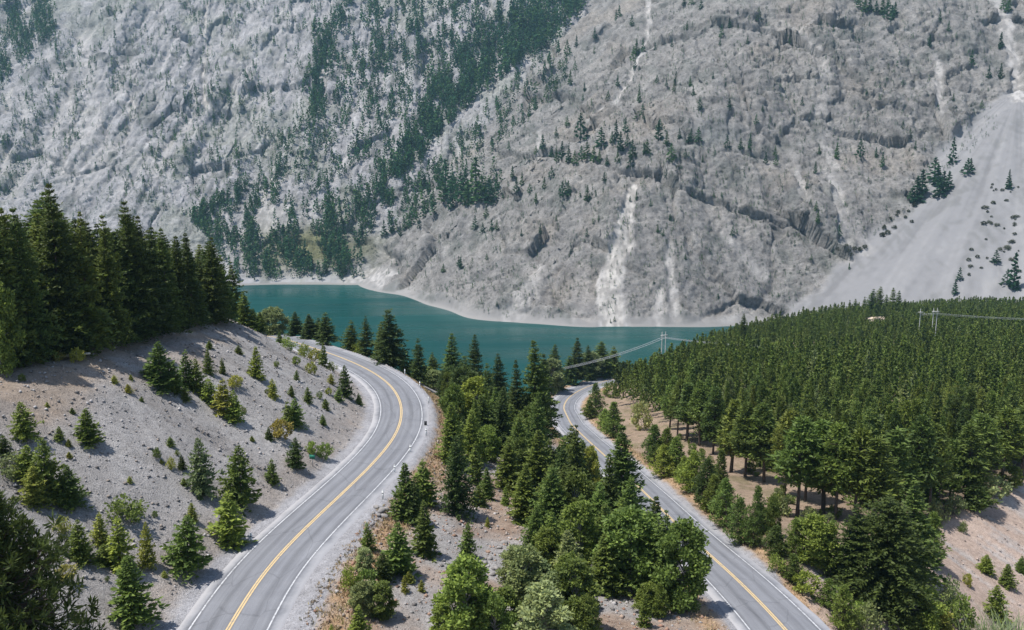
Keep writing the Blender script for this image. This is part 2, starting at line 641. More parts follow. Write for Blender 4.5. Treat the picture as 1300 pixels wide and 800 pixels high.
rl = gnoise(giu / 4.2 + 0.6 * gn2, gdu / 26, fx * 0, 55) + 0.5 * gnoise(giu / 1.9, gdu / 14, fx * 0, 57)
onface = np.where(left, sstep(7, 10, gdu) * sstep(45, 30, gdu), 0)
tint = lerp(tint, (0.24, 0.222, 0.21), onface * sstep(0.15, 0.8, rl) * 0.65)
tint = lerp(tint, (0.40, 0.385, 0.375), onface * sstep(0.15, 0.8, -rl) * 0.6)
gh = gh - 0.22 * onface * np.clip(rl, 0, 1)
pitw = np.where(rt, sstep(0.0, 1.2, gpit + gn2 * 0.3), 0)
tint = lerp(tint, (0.42, 0.325, 0.27), pitw)
rill = gnoise(fx / 1.6 * 0.7 + fy / 1.6 * 0.7, (fx - fy) / 16.0, fx * 0, 51)
tint = lerp(tint, (0.42, 0.385, 0.365), pitw * sstep(0.05, 0.5, rill + gn1 * 0.5) * 0.8)
# gravel shoulders, then a belt of dry grass outside them
sh_u = 5.6 + 1.7 * sstep(118, 84, fy) * (gsu > 0)
onsh = np.maximum(1 - sstep(0.2, 1.2, gdu - sh_u + gn2 * 0.5), 1 - sstep(0.0, 0.9, gdl - 5.4 + gn2 * 0.4))
belt_u = np.exp(-((gdu - sh_u - 2.3) / 2.5) ** 2) * np.where(left, 0.22, 1.15)
belt_l = np.exp(-((gdl - 7.2) / 1.5) ** 2) * 0.95
tint = lerp(tint, (0.43, 0.29, 0.175), np.clip(np.maximum(belt_u, belt_l) * (0.85 + 0.5 * gn2), 0, 1))
tint = lerp(tint, (0.335, 0.33, 0.345), onsh)
shore = sstep(7, 3, gh) * sstep(200, 240, fy)
tint = lerp(tint, (0.42, 0.40, 0.38), shore)
gh = gh + np.where(pitw > 0.5, -0.35 * np.clip(rill, 0, 1), 0)

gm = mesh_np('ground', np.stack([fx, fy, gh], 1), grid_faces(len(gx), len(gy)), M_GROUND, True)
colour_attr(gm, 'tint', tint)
ground = tag(link(bpy.data.objects.new('ground', gm)), kind='structure')


def ribbon(name, c, offs, drop, mat, lift, s0=0, s1=None, uv=False, width_noise=0.0):
    """A strip along centre line c through the lateral offsets."""
    c = c[s0:s1]
    t = tangents(c)
    n = np.stack([t[:, 1], -t[:, 0]], 1)
    m = len(offs)
    v = np.empty((len(c), m, 3))
    for j, (o, dz) in enumerate(zip(offs, drop)):
        oo = o + width_noise * gnoise(np.arange(len(c)) / 4.0, np.full(len(c), j * 7.7), np.zeros(len(c)), 61)
        v[:, j, 0] = c[:, 0] + n[:, 0] * oo
        v[:, j, 1] = c[:, 1] + n[:, 1] * oo
        v[:, j, 2] = c[:, 2] + dz + lift
    me = mesh_np(name, v.reshape(-1, 3), grid_faces(m, len(c)), mat, True)
    if uv:
        a = me.attributes.new('lane', 'FLOAT_VECTOR', 'POINT')
        q = np.zeros((len(c), m, 3), np.float32)
        q[:, :, 0] = np.array(offs)[None, :]
        q[:, :, 1] = np.arange(len(c))[:, None]
        a.data.foreach_set('vector', q.ravel())
    return tag(link(bpy.data.objects.new(name, me)), kind='structure')


def road(c, prefix, s0, s1):
    ribbon(prefix, c, [-5.0, -4.6, -3.5, -1.75, 0, 1.75, 3.5, 4.6, 5.0], [-0.35, -0.02, 0.0, 0.03, 0.05, 0.03, 0.0, -0.02, -0.35], M_ASPHALT, 0.0, s0, s1, True, 0.12)


road(ROAD_U, 'road', 0, None)
road(ROAD_L, 'road', 0, None)


def lines(c):
    z = lambda o: 0.05 - 0.02 * abs(o) / 1.75 + 0.012
    for a, b in ((-0.21, -0.035), (0.035, 0.21)):
        ribbon('road_centre_line', c, [a, b], [z(a), z(b)], M_YELLOW, 0)
    for o in (-3.55, 3.55):
        ribbon('road_edge_line', c, [o - 0.075, o + 0.075], [0.008, 0.008], M_WHITE, 0)


lines(ROAD_U)
lines(ROAD_L)

# ------------------------------------------------------------------ lake
wv = np.array([(-2500, 150, 0), (2500, 150, 0), (2500, 1500, 0), (-2500, 1500, 0)], float)
lake = tag(link(bpy.data.objects.new('lake', mesh_np('lake', wv, np.array([[0, 1, 2, 3]]), M_WATER))), kind='structure')

# ------------------------------------------------------------------ mountain
def smin(a, b, k):
    h = np.clip(0.5 + 0.5 * (b - a) / k, 0, 1)
    return b * (1 - h) + a * h - k * h * (1 - h)


SCREE_TOP = np.array((581.0, 1045.0, 225.0))


def mountain_base(x, y):
    w1 = fbm(x / 210, y / 210, x * 0, 3, 71)
    yy = y + 16 * w1
    xx = x + 16 * fbm(x / 190, y / 190, x * 0, 3, 81)
    hl = 0.655 * (yy - 1047)
    hl = hl + 0.00018 * np.clip(yy - 1150, 0, None) ** 2
    rib = ridged(x / 95, y / 420, x * 0, 4, 91)
    hl = hl + rib * 13 * sstep(10, 140, hl)
    flank = 0.575 * (xx + 14) + 0.392 * (yy - 795)
    front = 0.80 * (yy - 791)
    r2 = ridged((x * 0.56 - y * 0.82) / 80, (x * 0.82 + y * 0.56) / 330, x * 0, 4, 101)
    flank = flank + r2 * 7 * sstep(5, 90, flank)
    r3 = ridged(x / 75, y / 300, x * 0, 4, 111)
    front = front + r3 * 9 * sstep(5, 90, front)
    hr = smin(flank, front, 50)
    d = np.sqrt((x - SCREE_TOP[0]) ** 2 + (y - SCREE_TOP[1]) ** 2)
    hs = SCREE_TOP[2] + 2 - 0.535 * d + 2.2 * gnoise(np.arctan2(x - SCREE_TOP[0], SCREE_TOP[1] - y) * 14, d / 300, x * 0, 121)
    h0 = np.maximum(hl, hr)
    scree = sstep(-6, 6, hs - h0 + 5 * gnoise(x / 22, y / 22, x * 0, 131))
    h = -smin(-h0, -hs, 6)
    h = smin(h, 0 * h + 560 + 30 * w1, 60)
    return h, hl, hr, scree


mx_ = axis([(-2600, -1150, 120, 10), (-1150, -650, 8, 2.6), (-650, 700, 1.75, 1.75), (700, 1150, 2.2, 8), (1150, 2600, 10, 120)])
my_ = axis([(560, 770, 8, 3), (770, 1250, 1.25, 1.6), (1250, 1750, 1.9, 3.4), (1750, 2300, 5, 20), (2300, 3300, 30, 150)])
MX, MY = (a.ravel() for a in np.meshgrid(mx_, my_))
mb, mhl, mhr, mscree = mountain_base(MX, MY)
nxm, nym = len(mx_), len(my_)
base = mb.reshape(nym, nxm)
dzdy, dzdx = np.gradient(base, my_, mx_)
nrm = np.stack([-dzdx.ravel(), -dzdy.ravel(), np.ones(len(MX))], 1)
nrm /= np.linalg.norm(nrm, axis=1)[:, None]
rockness = (1 - mscree) * sstep(1, 14, mb)
onR = sstep(-10, 10, mhr - mhl)
wq = 7 * fbm(MX / 50, MY / 50, mb / 50, 3, 141)
fa = MX + 0.35 * MY + wq
crag = ridged(fa / 46, MY / 90, (mb + wq) / 70, 3, 151, 0.5)
mid_r = ridged((MX + wq) / 15, MY / 30, (mb - 0.6 * wq) / 22, 4, 155, 0.6)
fine = fbm(MX / 6, MY / 8, mb / 8, 3, 161, 0.8)
ledge_ = gnoise(MX / 40, MY / 40, (mb + 0.35 * MX + wq) / 9, 171)
cell = np.abs(gnoise((MX + MY * 0.4) / 14, MY / 34, (mb - MX * 0.5) / 16, 175))
amp = 0.5 + 0.8 * sstep(-0.3, 0.4, fbm(MX / 130, MY / 130, mb / 130, 2, 181))
f0, e0 = facets((fa + 0.4 * mb) / 85, MY / 120, (mb - 0.3 * MX) / 95, 3)
f1, e1 = facets((fa + 0.3 * mb) / 30, MY / 44, (mb - 0.3 * MX) / 40, 1)
f2, e2 = facets((MX + wq + 0.3 * mb) / 7.5, MY / 12, (mb - 0.4 * MX) / 10, 2)
grit = fbm(MX / 3.4, MY / 4.5, mb / 4.5, 2, 163, 0.9)
cragzone = np.exp(-(((MX - 395) / 150) ** 2 + ((mb - 260) / 90) ** 2)) * onR
amp = 0.35 + 0.45 * sstep(-0.2, 0.5, fbm(MX / 130, MY / 130, mb / 130, 2, 181)) + 1.0 * cragzone
disp = rockness * ((8.0 + 5.0 * onR) * f0 - 2.5 * sstep(0.07, 0.0, e0) + amp * (0.45 + 0.55 * onR) * (1.2 * crag + 1.0 * mid_r + 5.0 * f1 - 1.6 * sstep(0.12, 0.0, e1)) + 1.9 * f2 * (0.6 + 0.6 * amp) + 0.9 * fine + 0.55 * grit)
gul = ridged((MX + 0.5 * wq) / 34, MY / 260, mb * 0, 3, 195, 0.55)
disp = disp + rockness * (1 - onR) * 3.6 * gul * sstep(20, 120, mb)
disp = disp + mscree * (0.22 * fine + 0.3 * gnoise(MX / 30, MY / 30, mb / 30, 191))
pos = np.stack([MX, MY, mb], 1) + nrm * disp[:, None]
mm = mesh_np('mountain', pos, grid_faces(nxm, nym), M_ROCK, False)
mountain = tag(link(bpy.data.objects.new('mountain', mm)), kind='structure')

dg = bpy.context.evaluated_depsgraph_get()
bpy.context.view_layer.update()


from mathutils.bvhtree import BVHTree
BVH = {'ground': BVHTree.FromObject(ground, dg), 'mountain': BVHTree.FromObject(mountain, dg)}


def cast(obj, o, d):
    loc, _n, _i, _d = BVH[obj.name].ray_cast(Vector(o), Vector(d).normalized(), 8000)
    return np.array(loc) if loc is not None else None


def hit(px, py, which=None):
    """World point of the terrain seen at a place of the survey photograph."""
    d = ray(px, py)
    best = None
    for o in ([ground, mountain] if which is None else [which]):
        p = cast(o, (0, 0, CAM_Z), d)
        if p is not None and (best is None or p[1] < best[1]):
            best = p
    return best


def drop(x, y, obj=None):
    z = None
    for o in ([ground, mountain] if obj is None else [obj]):
        p = cast(o, (x, y, 2500), (0, 0, -1))
        if p is not None and (z is None or p[2] > z):
            z = p[2]
    return z


# colours of the rock: grey and tan, lichen-dark patches, pale talus chutes
mn1 = fbm(MX / 120, MY / 120, mb / 120, 4, 201)
mn2 = fbm(MX / 30, MY / 45, mb / 45, 4, 211)
mt = np.tile(np.array((0.218, 0.210, 0.203)), (len(MX), 1))
mt = lerp(mt, (0.30, 0.295, 0.305), 1 - onR)
mt = lerp(mt, (0.235, 0.207, 0.178), sstep(0.1, 0.7, mn1) * 0.45 * onR)
mt = lerp(mt, (0.125, 0.13, 0.122), sstep(0.2, 0.75, mn2 - mn1 * 0.5) * 0.7)
mt = lerp(mt, (0.15, 0.17, 0.11), sstep(0.1, 0.6, mn1 + 0.4 * mn2) * (1 - onR) * 0.35)
mt = lerp(mt, (0.20, 0.197, 0.20), mscree * 0.95)
vst = gnoise((MX + 14 * mn2) / 11, MY / 240, mb * 0, 241) + 0.7 * gnoise((MX + 8 * mn2) / 4.5, MY / 120, mb * 0, 243)
mt = lerp(mt, (0.40, 0.395, 0.40), sstep(0.15, 0.9, vst) * (1 - onR) * 0.6)
mt = lerp(mt, (0.18, 0.185, 0.18), sstep(0.2, 0.9, -vst) * (1 - onR) * 0.5)
vfl = gnoise((MX * 0.56 - MY * 0.82 + 10 * mn2) / 9, (MX * 0.82 + MY * 0.56) / 130, mb * 0, 245) + 0.6 * gnoise((MX + 8 * mn2) / 5, MY / 110, mb * 0, 247)
mt = lerp(mt, (0.27, 0.262, 0.255), sstep(0.2, 0.95, vfl) * onR * 0.55)
mt = lerp(mt, (0.125, 0.125, 0.12), sstep(0.25, 0.95, -vfl) * onR * 0.5)
sang = np.arctan2(MX - SCREE_TOP[0], SCREE_TOP[1] - MY)
sdist = np.hypot(MX - SCREE_TOP[0], MY - SCREE_TOP[1])
sst = gnoise(sang * 22, sdist / 160, mb * 0, 231) + 0.6 * gnoise(sang * 60, sdist / 90, mb * 0, 233) + 0.4 * gnoise(MX / 7, MY / 9, mb * 0, 235)
mt = lerp(mt, (0.14, 0.138, 0.14), mscree * sstep(0.0, 0.9, sst) * 0.7)
mt = lerp(mt, (0.25, 0.246, 0.246), mscree * sstep(0.1, 0.9, -sst) * 0.6)
mt = lerp(mt, (0.125, 0.128, 0.105), mscree * sstep(600, 640, MX + 0.30 * (MY - 850)) * sstep(0.0, 0.5, mn2 + 0.3 * mn1) * 0.55)
mt = lerp(mt, (0.235, 0.225, 0.215), sstep(2.6, 1.4, pos[:, 2] + mn2 * 0.8))
chute = np.zeros(len(MX))
CHUTES = [   # survey points down each chute, width in metres at top and bottom, strength
    ([(262, 0), (258, 45), (264, 60), (258, 100), (262, 125)], 3, 5, 1.0),
    ([(803, 236), (792, 290), (784, 330), (774, 360), (772, 385), (778, 411)], 6, 15, 1.25),
    ([(848, 305), (853, 350), (858, 398)], 3, 6, 0.8),
    ([(838, 365), (834, 405)], 4, 7, 0.7),
    ([(822, 0), (825, 30), (818, 55), (800, 100), (780, 130), (745, 160)], 5, 4, 0.9),
    ([(685, 165), (683, 198)], 3, 4, 0.7),
    ([(105, 40), (112, 80), (120, 120), (112, 160), (120, 200), (100, 235)], 14, 22, 0.55),
    ([(170, 90), (166, 150), (140, 185)], 5, 10, 0.7),
    ([(15, 110), (5, 140)], 6, 8, 0.8), ([(12, 185), (0, 215)], 8, 10, 0.9),
    ([(245, 145), (220, 180), (195, 215)], 8, 14, 0.5),
    ([(60, 70), (75, 140), (62, 210)], 8, 14, 0.4), ([(90, 100), (92, 150), (80, 225)], 5, 10, 0.6), ([(205, 20), (212, 80), (200, 130)], 6, 10, 0.35), ([(150, 30), (148, 90), (160, 140)], 6, 10, 0.4),
    ([(300, 40), (296, 110), (310, 170)], 8, 12, 0.35), ([(30, 120), (36, 180), (20, 250)], 6, 9, 0.45), ([(330, 120), (322, 170)], 6, 10, 0.3), ([(185, 200), (150, 245)], 8, 12, 0.4), ([(470, 120), (462, 160), (440, 200)], 6, 9, 0.35),
    ([(415, 30), (420, 60), (407, 90), (400, 130)], 8, 10, 0.7),
    ([(365, 5), (355, 80)], 14, 16, 0.45),
    ([(350, 228), (338, 250), (328, 288)], 10, 20, 0.9),
    ([(372, 245), (345, 275), (335, 300)], 6, 10, 0.6),
    ([(440, 352), (470, 346), (490, 352)], 10, 14, 0.9),
    ([(1045, 175), (1060, 230), (1075, 300)], 5, 9, 0.6),
    ([(1008, 205), (1022, 240)], 3, 6, 0.7),
    ([(1190, 68), (1192, 142)], 4, 5, 0.75),
    ([(1262, 5), (1275, 30), (1285, 75), (1292, 125)], 8, 9, 0.9),
    ([(920, 290), (945, 330), (965, 352)], 5, 8, 0.5),
    ([(1040, 60), (1046, 110), (1040, 150)], 5, 9, 0.4),
    ([(890, 80), (880, 130), (893, 170)], 5, 9, 0.35),
    ([(1075, 255), (1100, 320)], 4, 8, 0.45),
    ([(985, 20), (1040, 60)], 3, 5, 0.5),
    ([(690, 345), (660, 385), (650, 400)], 8, 14, 0.5),
    ([(740, 345), (735, 395)], 8, 12, 0.35),
]
for pl, w0, w1, st in CHUTES:
    pts = [hit(px, max(py, 1), mountain) for px, py in pl]
    pts = [p for p in pts if p is not None]
    if len(pts) < 2:
        continue
    pts = np.array(pts)
    lo_ = pts.min(0) - 60
    hi_ = pts.max(0) + 60
    sel = np.where((MX > lo_[0]) & (MX < hi_[0]) & (MY > lo_[1]) & (MY < hi_[1]))[0]
    x, y = MX[sel] + 3.0 * mn2[sel], MY[sel]
    tot = np.r_[0, np.cumsum(np.linalg.norm(np.diff(pts, axis=0), axis=1))]
    best = np.full(len(sel), -1e9)
    for i in range(len(pts) - 1):
        a, b = pts[i, :2], pts[i + 1, :2]
        ab = b - a
        l2 = max(ab @ ab, 1e-6)
        t = np.clip(((x - a[0]) * ab[0] + (y - a[1]) * ab[1]) / l2, 0, 1)
        d = np.hypot(x - a[0] - t * ab[0], y - a[1] - t * ab[1])
        w = w0 + (w1 - w0) * (tot[i] + t * (tot[i + 1] - tot[i])) / tot[-1]
        best = np.maximum(best, 1 - d / w)
    edge = sstep(-0.15, 0.45, best + 0.35 * gnoise(x / 5, y / 9, x * 0, 221))
    chute[sel] = np.maximum(chute[sel], edge * st)
mt = lerp(mt, (0.30, 0.288, 0.278), np.clip(chute, 0, 1))
mott = 0.75 + 0.5 * sstep(-0.4, 0.5, fbm(MX / 5, MY / 9, mb * 0, 3, 251))
mt = lerp(mt, (0.34, 0.322, 0.30), np.clip((chute - 0.98) * 4, 0, 1) * 0.9)
mt = mt * (1 - np.clip(chute, 0, 1) * (1 - mott))[:, None]
cc_ = np.clip(chute, 0, 1)
pos = np.stack([MX, MY, mb], 1) + nrm * (disp * (1 - 0.8 * cc_) - 1.3 * cc_)[:, None]
mm.vertices.foreach_set('co', np.ascontiguousarray(pos, np.float32).ravel())
mm.update()
bpy.context.view_layer.update()
BVH['mountain'] = BVHTree.FromObject(mountain, bpy.context.evaluated_depsgraph_get())
# a grassy bench above the bay on the left
gb = hit(400, 318, mountain)
gr_ = np.exp(-(((MX - gb[0]) / 72) ** 2 + ((MY - gb[1]) / 34) ** 2))
mt = lerp(mt, (0.15, 0.152, 0.085), np.clip(gr_ * 1.2 + 0.3 * mn2 * gr_, 0, 1))
dk = hit(905, 168, mountain)
gd = np.exp(-(((MX - dk[0]) / 30) ** 2 + ((MY - dk[1]) / 16) ** 2))
mt = lerp(mt, (0.16, 0.165, 0.165), np.clip(gd * 1.2, 0, 0.85))
colour_attr(mm, 'tint', mt)
float_attr(mm, 'rockness', np.clip(rockness * (1 - 0.6 * np.clip(chute, 0, 1)), 0, 1))
# ------------------------------------------------------------------ trees
class MB:
    def __init__(self):
        self.v, self.f, self.n = [], [], 0

    def add(self, v, f):
        v = np.asarray(v, float)
        self.v.append(v)
        self.f.append(np.asarray(f) + self.n)
        self.n += len(v)

    def arrays(self):
        return np.vstack(self.v), np.vstack(self.f)

    def mesh(self, name, mat, smooth=False):
        v, f = self.arrays()
        return mesh_np(name, v, f, mat, smooth)


def tube(mb, pts, rad, sides=6):
    pts = np.asarray(pts, float)
    rad = np.asarray(rad, float)
    t = np.gradient(pts, axis=0)
    t /= np.linalg.norm(t, axis=1)[:, None] + 1e-9
    up_ = np.where(np.abs(t[:, 2:3]) > 0.9, np.array([[1.0, 0, 0]]), np.array([[0, 0, 1.0]]))
    a = np.cross(t, up_)
    a /= np.linalg.norm(a, axis=1)[:, None] + 1e-9
    b = np.cross(t, a)
    ang = np.arange(sides) * 2 * math.pi / sides
    v = pts[:, None] + rad[:, None, None] * (a[:, None] * np.cos(ang)[None, :, None] + b[:, None] * np.sin(ang)[None, :, None])
    n = len(pts)
    i = np.arange(n * sides).reshape(n, sides)
    j = np.roll(i, -1, 1)
    f = np.stack([i[:-1], j[:-1], j[1:], i[1:]], -1).reshape(-1, 4)
    mb.add(v.reshape(-1, 3), f)


def unit(v):
    return v / (np.linalg.norm(v, axis=-1, keepdims=True) + 1e-9)


def blades(mb, base, axis_, side, ln, wd):
    """Pointed leaf-like faces: base point, direction, width direction, length, width (arrays)."""
    n = len(base)
    tip = base + axis_ * ln[:, None]
    mid = base + axis_ * (ln * 0.45)[:, None]
    a = mid + side * (wd * 0.5)[:, None]
    b = mid - side * (wd * 0.5)[:, None]
    v = np.stack([base, a, tip, b], 1).reshape(-1, 3)
    mb.add(v, np.arange(n * 4).reshape(n, 4))


def fir(rng, h, spread, dens=1.0, low=0.04, droop=0.35, spray=0.42, ragged=0.18, power=0.9, lean=0.0):
    """A spire of whorled branches: crown MB and trunk MB. h metres, spread = base radius in metres."""
    crown, trunk = MB(), MB()
    bend = rng.normal(0, 0.012 * h, 2)
    zz = np.linspace(0, h, 9)
    px = bend[0] * np.sin(zz / h * 2.6) + lean * zz
    py = bend[1] * np.sin(zz / h * 2.1)
    r0 = 0.011 * h + 0.03
    tube(trunk, np.stack([px, py, zz - 0.3 * (zz == 0)], 1), r0 * (1.08 - zz / h), 7)
    nb = int(38 * dens * (h / 10) ** 0.5)
    lev = low + (0.988 - low) * np.linspace(0, 1, nb) ** 0.9
    lopsided = rng.uniform(0, 2 * math.pi)
    for l in lev:
        z = l * h + rng.normal(0, 0.012 * h)
        prof = (1 - (l - low) / (1 - low)) ** power
        prof = min(prof, 0.35 + 3.2 * (l - low + 0.06)) if low > 0.08 else prof
        k = max(4, int(round((5 + 4.5 * prof) * (0.85 + 0.3 * rng.random()))))
        off = rng.uniform(0, 6.28)
        for j in range(k):
            a = off + j * 6.283 / k + rng.normal(0, 0.22)
            ln = spread * prof * rng.normal(1.0, ragged) * (1 + 0.13 * math.cos(a - lopsided)) + 0.015 * spread + 0.02
            if ln < 0.06 or rng.random() < ragged * 0.35:
                continue
            rise = rng.normal(0.55 * l - 0.05, 0.1)
            spr = spray * (0.42 + 0.58 * min(1.0, prof * 1.5))
            m = max(3, int(ln / (spr * 0.5)))
            s = (np.arange(m) + rng.random(m) * 0.8 + 0.25) / m
            rr = s * ln
            zc = z + rise * rr - droop * rr * s * (1 - 0.5 * l) + 0.06 * ln * (s > 0.8)
            cx = np.interp(z, zz, px)
            cy = np.interp(z, zz, py)
            d = np.array((math.cos(a), math.sin(a), 0))
            q = np.array((-math.sin(a), math.cos(a), 0))
            c = np.stack([cx + d[0] * rr, cy + d[1] * rr, zc], 1)
            for sg in (-1, 1):
                sp = spr * (0.75 + 0.6 * rng.random(m)) * (1.1 - 0.35 * s)
                ax = unit(d[None] * rng.uniform(0.35, 1.1, (m, 1)) + q[None] * sg * rng.uniform(0.5, 1.0, (m, 1)) + np.array((0, 0, 1.0))[None] * rng.normal(-0.08, 0.28, (m, 1)))
                sd_ = unit(np.cross(ax, unit(np.array((0, 0, 1.0))[None] + rng.normal(0, 0.45, (m, 3)))))
                blades(crown, c, ax, sd_, sp * 1.25, sp * 0.55)
            top = np.array((0, 0, 1.0))[None] * 0.4 + d[None] + rng.normal(0, 0.3, (m, 3))
            ax = unit(top)
            sd_ = unit(np.cross(ax, rng.normal(0, 1, (m, 3))))
            blades(crown, c, ax, sd_, np.full(m, spr) * 1.1, np.full(m, spr) * 0.5)
    # leader
    m = 6
    c = np.stack([np.full(m, px[-1]), np.full(m, py[-1]), h * np.linspace(0.95, 0.985, m)], 1)
    ax = unit(np.array((0, 0, 1.0))[None] + rng.normal(0, 0.35, (m, 3)))
    blades(crown, c, ax, unit(np.cross(ax, rng.normal(0, 1, (m, 3)))), np.full(m, spray * 0.7), np.full(m, spray * 0.2))
    return crown, trunk


def pine(rng, h, spread, bare=0.3, clumps=95, tuft=0.75, taper=1.7, needles=17, thin=0.3, wild=(0.45, 1.12)):
    """A pine: bare lower trunk, limbs ending in tufts of needles."""
    crown, trunk = MB(), MB()
    zz = np.linspace(0, h * 0.97, 10)
    b = rng.normal(0, 0.02 * h, 2)
    px, py = b[0] * (zz / h) ** 2, b[1] * np.sin(zz / h * 2)
    tube(trunk, np.stack([px, py, zz - 0.3 * (zz == 0)], 1), (0.010 * h + 0.05) * (1.05 - 0.95 * zz / h), 7)
    for k in range(clumps):
        l = bare + (1 - bare) * ((k + rng.random()) / clumps) ** 0.92
        u = (l - bare) / (1 - bare)
        prof = min(1.0, 0.42 + 2.4 * u) * (1 - u ** taper) ** (0.8 if taper > 1.05 else 0.95) + 0.04
        a = k * 2.399963 + rng.normal(0, 0.35)
        ln = spread * prof * rng.uniform(*wild)
        z0 = l * h
        cx, cy = np.interp(z0, zz, px), np.interp(z0, zz, py)
        tip = np.array((cx + math.cos(a) * ln, cy + math.sin(a) * ln, z0 + ln * rng.normal(0.22, 0.18)))
        if ln > 0.5:
            tube(trunk, [(cx, cy, z0), ((cx * .4 + tip[0] * .6), (cy * .4 + tip[1] * .6), z0 + 0.1 * ln), tip], [0.06, 0.035, 0.012], 3)
        nt_ = 2 if ln > 0.55 * spread else 1
        for w_ in range(nt_):
            c0 = tip if w_ == 0 else np.array((cx, cy, z0)) * 0.45 + tip * 0.55 + rng.normal(0, 0.15, 3)
            t = tuft * rng.uniform(0.7, 1.2) * (1 - 0.3 * u)
            m = needles
            dr = unit(rng.normal(0, 1, (m, 3)) + np.array((math.cos(a) * 0.5, math.sin(a) * 0.5, 0.55)))
            base = c0[None] + dr * t * 0.12 + rng.normal(0, 0.16 * t, (m, 3))
            blades(crown, base, dr, unit(np.cross(dr, rng.normal(0, 1, (m, 3)))), t * rng.uniform(0.6, 1.05, m), np.full(m, t * thin))
    return crown, trunk


def broadleaf(rng, h, spread, n=4600, leaf=0.34, low=0.12, lobes=34):
    """Limbs carrying leaf clumps."""
    crown, trunk = MB(), MB()
    fork = h * 0.25
    tube(trunk, [(0, 0, -0.3), (0.05, 0, fork * 0.5), (0, 0.05, fork)], [0.022 * h, 0.017 * h, 0.014 * h], 7)
    cs, rs = [], []
    for k in range(lobes):
        u = (k + 0.5) / lobes
        z = h * (low + (0.93 - low) * u)
        prof = math.sin(math.pi * min(1, 0.18 + 0.80 * u)) ** 0.65
        a = k * 2.39996 + rng.normal(0, 0.4)
        r = spread * prof * rng.uniform(0.35, 0.85)
        c = np.array((math.cos(a) * r, math.sin(a) * r, z))
        cs.append(c)
        rs.append(spread * rng.uniform(0.24, 0.42) * (0.7 + 0.3 * prof))
        st = np.array((0, 0, min(fork + 0.5 * (z - fork), z) if z > fork else z * 0.6))
        tube(trunk, [st, st * 0.5 + c * 0.5 + np.array((0, 0, 0.1)), c], [0.008 * h, 0.005 * h, 0.002 * h], 4)
    cs, rs = np.array(cs), np.array(rs)
    pr = rs ** 2
    idx = rng.choice(len(cs), n, p=pr / pr.sum())
    d = unit(rng.normal(0, 1, (n, 3)))
    rad = rng.random(n) ** 0.45 * (0.85 + 0.3 * np.sin(d[:, 0] * 5 + idx) * np.cos(d[:, 2] * 6 + idx * 2))
    p = cs[idx] + d * (rs[idx] * rad)[:, None] * np.array((1, 1, 0.85))
    ax = unit(d * 0.7 + rng.normal(0, 0.8, (n, 3)) + np.array((0, 0, 0.1)))
    blades(crown, p, ax, unit(np.cross(ax, rng.normal(0, 1, (n, 3)))), leaf * rng.uniform(0.7, 1.4, n), leaf * rng.uniform(0.55, 0.9, n))
    return crown, trunk


def make_protos(name, kinds):
    out = []
    for k, (fn, h, kw) in enumerate(kinds):
        c, t = fn(np.random.default_rng(100 + 7 * k + len(name)), h, **kw)
        out.append((h, c.mesh(name + '_crown', M_LEAF), t.mesh(name + '_trunk', M_PALEBARK if kw.get('leaf') else M_BARK, True)))
    return out


